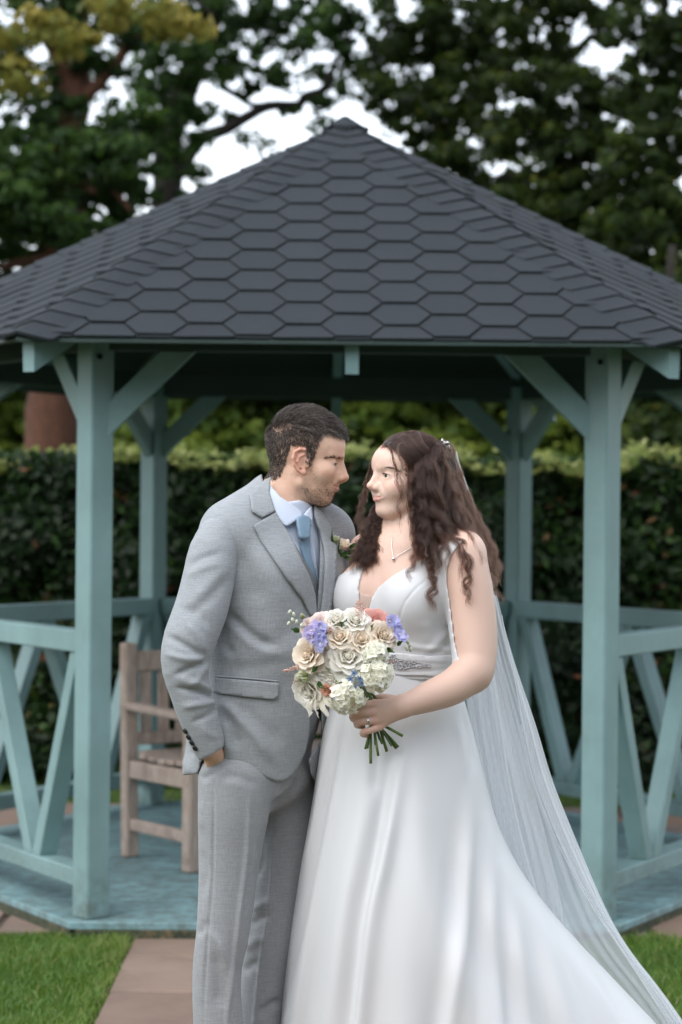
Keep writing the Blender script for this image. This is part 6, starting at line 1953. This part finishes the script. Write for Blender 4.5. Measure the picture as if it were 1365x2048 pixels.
# rings on the ring finger
for dx, rr in ((0, .0102), (2.2, .0101)):
    c = at(737.5 + dx, 1442 - .3 * dx, 4.918)
    bm = bmesh.new(); axis_ = (at(717, 1444, 4.927) - at(749, 1440, 4.921)).normalized()
    ring_p = []
    q = axis_.to_track_quat('Z', 'Y').to_matrix().to_4x4(); q.translation = c
    pts = [q @ Vector((rr * math.cos(a), rr * math.sin(a), 0)) for a in np.linspace(0, 2 * math.pi, 25)]
    bm.free(); blk(tube_mesh('ring', pts, .0010, SILVER, None, 6, False))
# ------------------------------------------------------------------ flowers
def m_petal(name, base, tip, tr=0.4):
    t = NT(name)
    v = t.attr('along')
    c = t.ramp(v, [(0, base), (0.55, tuple(.5 * (a + b) for a, b in zip(base, tip))), (1, tip)])
    n = t.noise(300, 3)
    t.set(color=t.mix(t.ramp(n, [(.4, (0, 0, 0)), (.8, (.12,) * 3)]), c, base), rough=0.6, spec=0.25)
    tl = t.node('ShaderNodeBsdfTranslucent'); t.put(tl.inputs['Color'], c)
    ms = t.node('ShaderNodeMixShader'); ms.inputs[0].default_value = tr
    t.t.links.new(t.b.outputs[0], ms.inputs[1]); t.t.links.new(tl.outputs[0], ms.inputs[2]); t.t.links.new(ms.outputs[0], t.out.inputs[0])
    return t.m
P_WHITE = m_petal('white_petal', (0.95, 0.90, 0.76), (0.97, 0.96, 0.92))
P_CREAM = m_petal('cream_petal', (0.95, 0.78, 0.60), (0.97, 0.91, 0.81))
P_PEACH = m_petal('peach_petal', (0.80, 0.38, 0.24), (0.88, 0.58, 0.44))
P_PINK = m_petal('coral_pink_petal', (0.80, 0.34, 0.28), (0.86, 0.52, 0.46))
P_BLUSH = m_petal('blush_petal', (0.84, 0.66, 0.60), (0.90, 0.80, 0.76))
P_HYD = m_petal('hydrangea_petal', (0.92, 0.91, 0.74), (0.97, 0.97, 0.92))
P_VIOLET = m_petal('violet_blue_petal', (0.68, 0.65, 0.86), (0.50, 0.52, 0.84))
P_LILAC = m_petal('lilac_petal', (0.66, 0.58, 0.78), (0.55, 0.49, 0.78))
P_SKY = m_petal('sky_blue_petal', (0.40, 0.52, 0.74), (0.30, 0.44, 0.72))
P_ASTIL = m_petal('astilbe_plume', (0.62, 0.36, 0.28), (0.70, 0.46, 0.38))
P_BUD = m_petal('green_white_bud', (0.42, 0.50, 0.20), (0.80, 0.80, 0.66))
EYE_W = plain('flower_eye', (0.75, 0.74, 0.66), .7)
GREEN = NT('stem_green'); GREEN.set(color=GREEN.ramp(GREEN.noise(60, 3), [(.3, (0.045, 0.095, 0.018)), (.7, (0.13, 0.20, 0.05))]), rough=.5); GREEN = GREEN.m
LEAFG = m_petal('leaf_green', (0.03, 0.075, 0.018), (0.07, 0.14, 0.035), .2)

def petal_mesh(L, W, cup, curl, ruffle=0.0, nu=5, nv=6, seed=0, point=0.0):
    """petal growing along +Z from the origin, hollow side towards -X; returns mesh with 'along'"""
    rg = random.Random(seed)
    V, al = [], []
    ph = rg.uniform(0, 6.28)
    for j in range(nv):
        v = j / (nv - 1)
        w = W * (math.sin(math.pi * min(1, .14 + .60 * v ** .8)) ** .8) * (1 - point * v ** 3)
        for i in range(nu):
            u = 2 * i / (nu - 1) - 1
            x = -cup * W * (1 - u * u) * -.0 + cup * W * (-(u * u) * .5) + curl * L * max(0, v - .55) ** 2 * 2.2 + ruffle * W * v * v * math.sin(u * 4 + ph)
            y = u * w * .5
            z = L * v - .34 * L * u * u * v * v
            V.append((x, y, z)); al.append(v)
    Fc = []
    for j in range(nv - 1):
        for i in range(nu - 1):
            a = j * nu + i
            Fc.append((a, a + 1, a + nu + 1, a + nu))
    me = bpy.data.meshes.new('petal'); me.from_pydata(V, [], Fc); me.update()
    me.polygons.foreach_set('use_smooth', [True] * len(Fc))
    at_ = me.attributes.new('along', 'FLOAT', 'POINT'); at_.data.foreach_set('value', al)
    return me
_pc = {}
def petal(L, W, cup, curl, ruffle, mat, k, point=0.0):
    key = (round(L, 4), round(W, 4), cup, curl, ruffle, mat.name, k % 3, point)
    if key not in _pc:
        me = petal_mesh(L, W, cup, curl, ruffle, seed=k % 3, point=point); me.materials.append(mat); _pc[key] = me
    return _pc[key]

def frame_to(pos, d, spin=0.0):
    q = Vector(d).normalized().to_track_quat('Z', 'Y').to_matrix().to_4x4()
    M = q @ Matrix.Rotation(spin, 4, 'Z'); M.translation = pos
    return M

def add_child(name, me, parent, M):
    o = bpy.data.objects.new(name, me); COL.objects.link(o); o.parent = parent; o.matrix_local = M
    return o

def rose(name, root, pos, d, r, mat, layers=((3, 10, .62), (4, 20, .74), (5, 34, .86), (6, 50, .95), (6, 66, 1.0)), spin=None, ruffle=.05):
    """rose of radius r: cupped petals in opening whorls round a tight heart"""
    random.seed(int(abs(pos[0]) * 1e5) % 9973)
    M0 = frame_to(pos, d, random.uniform(0, 6.28) if spin is None else spin)
    bm = bmesh.new(); bmesh.ops.create_icosphere(bm, subdivisions=2, radius=r * .17, matrix=Matrix.Translation((0, 0, r * .34)) @ Matrix.Diagonal((1, 1, 1.25, 1)))
    me = bpy.data.meshes.new('flower_heart'); bm.to_mesh(me); bm.free()
    a = me.attributes.new('along', 'FLOAT', 'POINT'); a.data.foreach_set('value', [.15] * len(me.vertices)); me.materials.append(mat)
    me.polygons.foreach_set('use_smooth', [True] * len(me.polygons))
    o = bpy.data.objects.new(name, me); COL.objects.link(o); o.parent = root; o.matrix_local = M0
    k = 0
    for li, (n, op, ln) in enumerate(layers):
        for i in range(n):
            a = 6.283 * (i + .5 * (li % 2)) / n + random.uniform(-.15, .15)
            t = R(op + random.uniform(-5, 5))
            me = petal(r * ln * 1.02, r * (.80 + .11 * li), .75 - .07 * li, .02 + .09 * li, ruffle, mat, k)
            M = Matrix.Rotation(a, 4, 'Z') @ Matrix.Translation((r * .05 * (li + 1), 0, -r * .06 * li)) @ Matrix.Rotation(t, 4, 'Y')
            add_child('petal', me, o, M); k += 1
    return o

def floret_mesh(r, n, mat, eye=None, cup=25, point=0.0, wide=.95):
    bm = bmesh.new(); al = []
    V, Fc, A, mi = [], [], [], []
    for i in range(n):
        pm = petal_mesh(r, r * wide, .25, .12, .06, 4, 4, i, point)
        M = Matrix.Rotation(6.283 * i / n + random.uniform(-.1, .1), 4, 'Z') @ Matrix.Rotation(R(90 - cup + random.uniform(-8, 8)), 4, 'Y')
        b = len(V)
        V += [tuple(M @ v.co) for v in pm.vertices]; Fc += [tuple(b + x for x in p.vertices) for p in pm.polygons]
        A += [x.value for x in pm.attributes['along'].data]; mi += [0] * len(pm.polygons)
        bpy.data.meshes.remove(pm)
    b = len(V)
    ico = bmesh.new(); bmesh.ops.create_icosphere(ico, subdivisions=1, radius=r * .20, matrix=Matrix.Translation((0, 0, r * .10)))
    ico.verts.index_update(); V += [tuple(v.co) for v in ico.verts]; Fc += [tuple(b + v.index for v in f.verts) for f in ico.faces]; mi += [1] * len(ico.faces); A += [0.0] * len(ico.verts); ico.free()
    me = bpy.data.meshes.new('floret'); me.from_pydata(V, [], Fc); me.update()
    me.polygons.foreach_set('use_smooth', [True] * len(Fc))
    a = me.attributes.new('along', 'FLOAT', 'POINT'); a.data.foreach_set('value', A)
    me.materials.append(mat); me.materials.append(eye or mat); me.polygons.foreach_set('material_index', mi)
    bm.free()
    return me

def bouquet():
    Yc = 4.945
    C = at(697, 1315, Yc)
    root = empty('bouquet', C)
    tag(root, 'bridal bouquet of white and cream roses, hydrangea and blue delphinium held by the bride', 'bouquet')
    def place(px, py, dep=0.0, tilt=1.0):
        dx, dy = (px - 697) / 130.0, (py - 1315) / 115.0
        rr = min(1, dx * dx + dy * dy)
        Y = Yc - .010 - .075 * math.sqrt(1 - rr * .9) + dep
        p = at(px, py, Y)
        d = Vector((dx * .95 * tilt, -1.0, -dy * .85 * tilt + .12))
        return p - C, d
    k = Yc / F
    def R_(px, py, rpx, mat, nm='rose', dep=0.0, tilt=1.0, **kw):
        p, d = place(px, py, dep, tilt); return rose(nm, root, p - d.normalized() * rpx * k * .35, d, rpx * k * 1.0, mat, **kw)
    full = ((3, -2, .50), (4, 6, .62), (5, 15, .74), (6, 28, .86), (7, 44, .97), (7, 62, 1.0), (6, 80, .98))
    R_(696, 1311, 40, P_WHITE, layers=full, tilt=.6)
    R_(655, 1324, 40, P_WHITE, layers=full, dep=.022)
    R_(722, 1277, 30, P_CREAM, layers=full); R_(680, 1272, 28, P_CREAM, layers=full)
    R_(712, 1238, 26, P_WHITE, layers=full); R_(770, 1268, 27, P_CREAM, layers=full, dep=-.006)
    R_(757, 1248, 34, P_PINK, layers=full, dep=.030)
    R_(612, 1308, 31, P_CREAM, layers=full); R_(614, 1386, 33, P_WHITE, layers=full)
    R_(654, 1382, 13, P_PEACH, 'small_rose', dep=-.012); R_(640, 1247, 26, P_BLUSH, dep=.006, layers=full)
    R_(672, 1238, 24, P_WHITE, 'stock_flower', ruffle=.18); R_(618, 1252, 20, P_BLUSH, 'stock_flower', dep=.012, ruffle=.15); R_(736, 1262, 18, P_BLUSH, 'stock_flower', dep=.02, ruffle=.15)
    R_(661, 1352, 22, P_WHITE, 'stock_flower', dep=.016); R_(676, 1365, 22, P_HYD, 'stock_flower', dep=.012, ruffle=.15)
    # half-open buds
    bud_l = ((3, -6, .95), (4, -3, 1.0), (5, 2, 1.02))
    for (px, py, rp, dx, dy) in ((612, 1352, 24, -.9, .1), (606, 1236, 11, -.3, -.9)):
        p, d = place(px, py); rose('lisianthus_bud', root, p, Vector((dx, -.5, -dy)), rp * k, P_BUD, bud_l)
    # loose hanging petals under the lower white rose
    low = bpy.data.objects.new('drooping_flower', petal(.045, .022, .3, .35, .1, P_WHITE, 1)); COL.objects.link(low); low.parent = root
    ML = frame_to(place(634, 1396)[0], (-.05, -.3, -1)); low.matrix_local = ML
    for (px, py, ax, az) in ((644, 1398, .25, -1), (625, 1398, -.30, -1), (650, 1388, .5, -.8)):
        add_child('petal', petal(.042, .022, .3, .35, .1, P_WHITE, 2), low, ML.inverted() @ frame_to(place(px, py)[0], (ax, -.35, az)))
    # hydrangea heads
    rng = random.Random(5)
    HM = [floret_mesh(.0145, 4, P_HYD, EYE_W, 22) for _ in range(3)]
    for (px, py, rp, n, dep) in ((694, 1390, 40, 46, .0), (752, 1348, 38, 44, .0), (748, 1308, 30, 30, .004), (712, 1352, 24, 16, .016)):
        p, d = place(px, py, dep); d = d.normalized()
        bm = bmesh.new(); bmesh.ops.create_icosphere(bm, subdivisions=2, radius=rp * k * .62)
        hd = bm_link('hydrangea', bm, P_HYD, root, True); hd.location = p
        for i in range(n):
            u = Vector((rng.gauss(0, 1), rng.gauss(0, 1), rng.gauss(0, 1))).normalized()
            if u.dot(d) < -.25: u = -u
            M = frame_to(u * rp * k * rng.uniform(.68, .86), u + Vector((rng.uniform(-.3, .3),) * 3), rng.uniform(0, 6))
            add_child('floret', HM[i % 3], hd, M)
    # delphinium spikes
    DV = [floret_mesh(.0165, 5, P_VIOLET, EYE_W, 28), floret_mesh(.0150, 5, P_LILAC, EYE_W, 30)]
    def spike(pts, buds, dep):
        a = place(*pts[0][:2], dep)[0]
        st = [place(px, py, dep)[0] for px, py in ([p[:2] for p in pts] + buds)]
        o = tube_mesh('delphinium', st, .0014, GREEN, root, 6)
        for i, (px, py, c) in enumerate(pts):
            for j in range(3):
                p, d = place(px + rng.uniform(-9, 9), py + rng.uniform(-9, 9), dep - rng.uniform(.0, .014))
                add_child('floret', DV[c], o, frame_to(p, d + Vector((rng.uniform(-.7, .7), 0, rng.uniform(-.7, .7))), rng.uniform(0, 6)))
        for i, (px, py) in enumerate(buds):
            p, d = place(px, py, dep - .004)
            bm = bmesh.new(); bmesh.ops.create_icosphere(bm, subdivisions=2, radius=.0052, matrix=Matrix.Diagonal((.75, .75, 1.2, 1)))
            me = bpy.data.meshes.new('bud'); bm.to_mesh(me); bm.free(); me.materials.append(BUDM); me.polygons.foreach_set('use_smooth', [True] * len(me.polygons))
            add_child('bud', me, o, frame_to(p, (rng.uniform(-.6, .6), -.3, .8)))
    BUDM = plain('pale_bud', (0.56, 0.60, 0.48), .5)
    spike([(646, 1290, 0), (634, 1277, 0), (618, 1272, 1), (624, 1255, 1), (640, 1262, 0)], [(604, 1252), (594, 1244), (586, 1240), (578, 1247), (588, 1229), (580, 1224)], -.006)
    spike([(784, 1243, 0), (792, 1254, 0), (803, 1276, 0)], [(810, 1270), (816, 1284), (820, 1291), (822, 1299), (814, 1297)], -.004)
    SK = floret_mesh(.0105, 5, P_SKY, plain('blue_eye', (.10, .16, .40), .6), 18, .25, .62)
    for (px, py) in ((701, 1357), (714, 1374), (720, 1357), (708, 1346), (724, 1366), (737, 1371)):
        p, d = place(px, py, -.014)
        o = bpy.data.objects.new('blue_flower', SK); COL.objects.link(o); o.parent = root; o.matrix_local = frame_to(p, d + Vector((rng.uniform(-.4, .4), 0, rng.uniform(-.4, .4))), rng.uniform(0, 6))
    # astilbe plumes
    for (base, tip, n, sc_) in (((724, 1232), (716, 1200), 130, 15), ((600, 1335), (566, 1342), 90, 9), ((598, 1352), (588, 1366), 40, 6), ((664, 1262), (660, 1254), 60, 9), ((733, 1302), (735, 1312), 14, 5), ((786, 1325), (784, 1322), 14, 5)):
        bm = bmesh.new()
        for i in range(n):
            t = rng.random(); w = sc_ * (1 - t * .8)
            p = place(base[0] + (tip[0] - base[0]) * t + rng.gauss(0, w * .5), base[1] + (tip[1] - base[1]) * t + rng.gauss(0, w * .4), rng.uniform(-.01, .01))[0]
            bmesh.ops.create_icosphere(bm, subdivisions=1, radius=rng.uniform(.0010, .0021), matrix=Matrix.Translation(p))
        o = bm_link('astilbe', bm, plain('astilbe_pink', (0.62, 0.40, 0.34), .8), root, True); o['kind'] = 'stuff'
    # leaves between the heads
    for (px, py, ax, az, l) in ((770, 1295, .6, -.3, .030), (764, 1300, -.1, -.8, .028), (690, 1255, -.4, .5, .026), (636, 1332, -.5, -.5, .028), (700, 1240, -.6, -.2, .022), (742, 1262, .2, .6, .025), (600, 1262, -.7, .2, .026), (636, 1365, .4, -.3, .03), (795, 1290, .5, .4, .022), (706, 1366, -.3, .6, .02)):
        add = bpy.data.objects.new('leaf', petal(l, l * .5, .2, .1, .04, LEAFG, 1, .7)); COL.objects.link(add); add.parent = root; add.matrix_local = frame_to(place(px, py, .004)[0], (ax, -.5, az))
    # dark tie under the heads
    # stems through the hand
    neck = at(742, 1392, 4.963); grip = at(752, 1432, 4.962)
    ends = [(735, 1497), (742, 1527), (757, 1512), (752, 1490), (774, 1503), (793, 1497), (797, 1494), (765, 1488), (806, 1472), (731, 1498), (784, 1492), (760, 1480)]
    for i, (ex, ey) in enumerate(ends):
        a = at(700 + rng.uniform(-30, 40), 1352 + rng.uniform(-12, 10), 4.955 + rng.uniform(-.01, .02))
        ox, oy = rng.uniform(-9, 9), rng.uniform(-.009, .012)
        n_ = at(738 + ox * 1.2, 1390, 4.962 + oy); g = at(747 + ox * .9, 1432, 4.961 + oy)
        e = at(ex, ey, 4.955 + oy * 2.2)
        P = catmull([a - C, n_ - C, g - C, e - C], 16)
        tube_mesh('stem', P, [.0032 * rng.uniform(.75, 1.25)] * 16, GREEN, root, 7)
    return root
bouquet()

def boutonniere():
    C = at(679, 1100, 5.20)
    root = empty('boutonniere', C)
    tag(root, "cream rosebud boutonniere with green leaves pinned to the man's far lapel", 'boutonniere')
    k = 5.2 / F
    h = lambda px, py, Y: at(px, py, Y) - C
    bud = ((3, 6, .9), (4, 13, 1.0), (5, 24, 1.02))
    rose('rosebud', root, h(688, 1096, 5.17), (.25, -.6, .9), 20 * k, P_CREAM, bud)
    rose('rosebud', root, h(672, 1085, 5.185), (-.1, -.4, 1), 15 * k, P_BUD, bud)
    for (px, py, ax, az, l) in ((668, 1090, -.15, 1, .042), (664, 1098, -.4, .9, .034), (682, 1112, .6, .3, .034), (696, 1106, .9, .25, .034), (672, 1112, -.3, .5, .03), (690, 1114, .5, -.2, .028), (678, 1100, .1, .9, .032), (668, 1120, -.2, -.6, .028), (700, 1096, .8, .5, .03)):
        o = bpy.data.objects.new('leaf', petal(l, l * .38, .2, .1, .04, LEAFG, 1, .75)); COL.objects.link(o); o.parent = root; o.matrix_local = frame_to(h(px, py, 5.18), (ax, -.35, az))
    for i, (x0, x1, y1) in enumerate(((676, 668, 1150), (678, 672, 1152), (680, 676, 1146), (674, 665, 1142))):
        tube_mesh('stem', catmull([h(x0 + 4, 1098, 5.19), h(x0, 1118, 5.19), h(x1, y1, 5.19)], 8), .0018, GREEN, root, 6)
    bm = bmesh.new(); bmesh.ops.create_cone(bm, cap_ends=True, segments=14, radius1=.0075, radius2=.0075, depth=.012, matrix=Matrix.Translation(h(677, 1124, 5.19)) @ Matrix.Rotation(R(10), 4, 'Y'))
    bm_link('ribbon', bm, plain('white_ribbon', (.75, .76, .78), .4), root, True)
boutonniere()
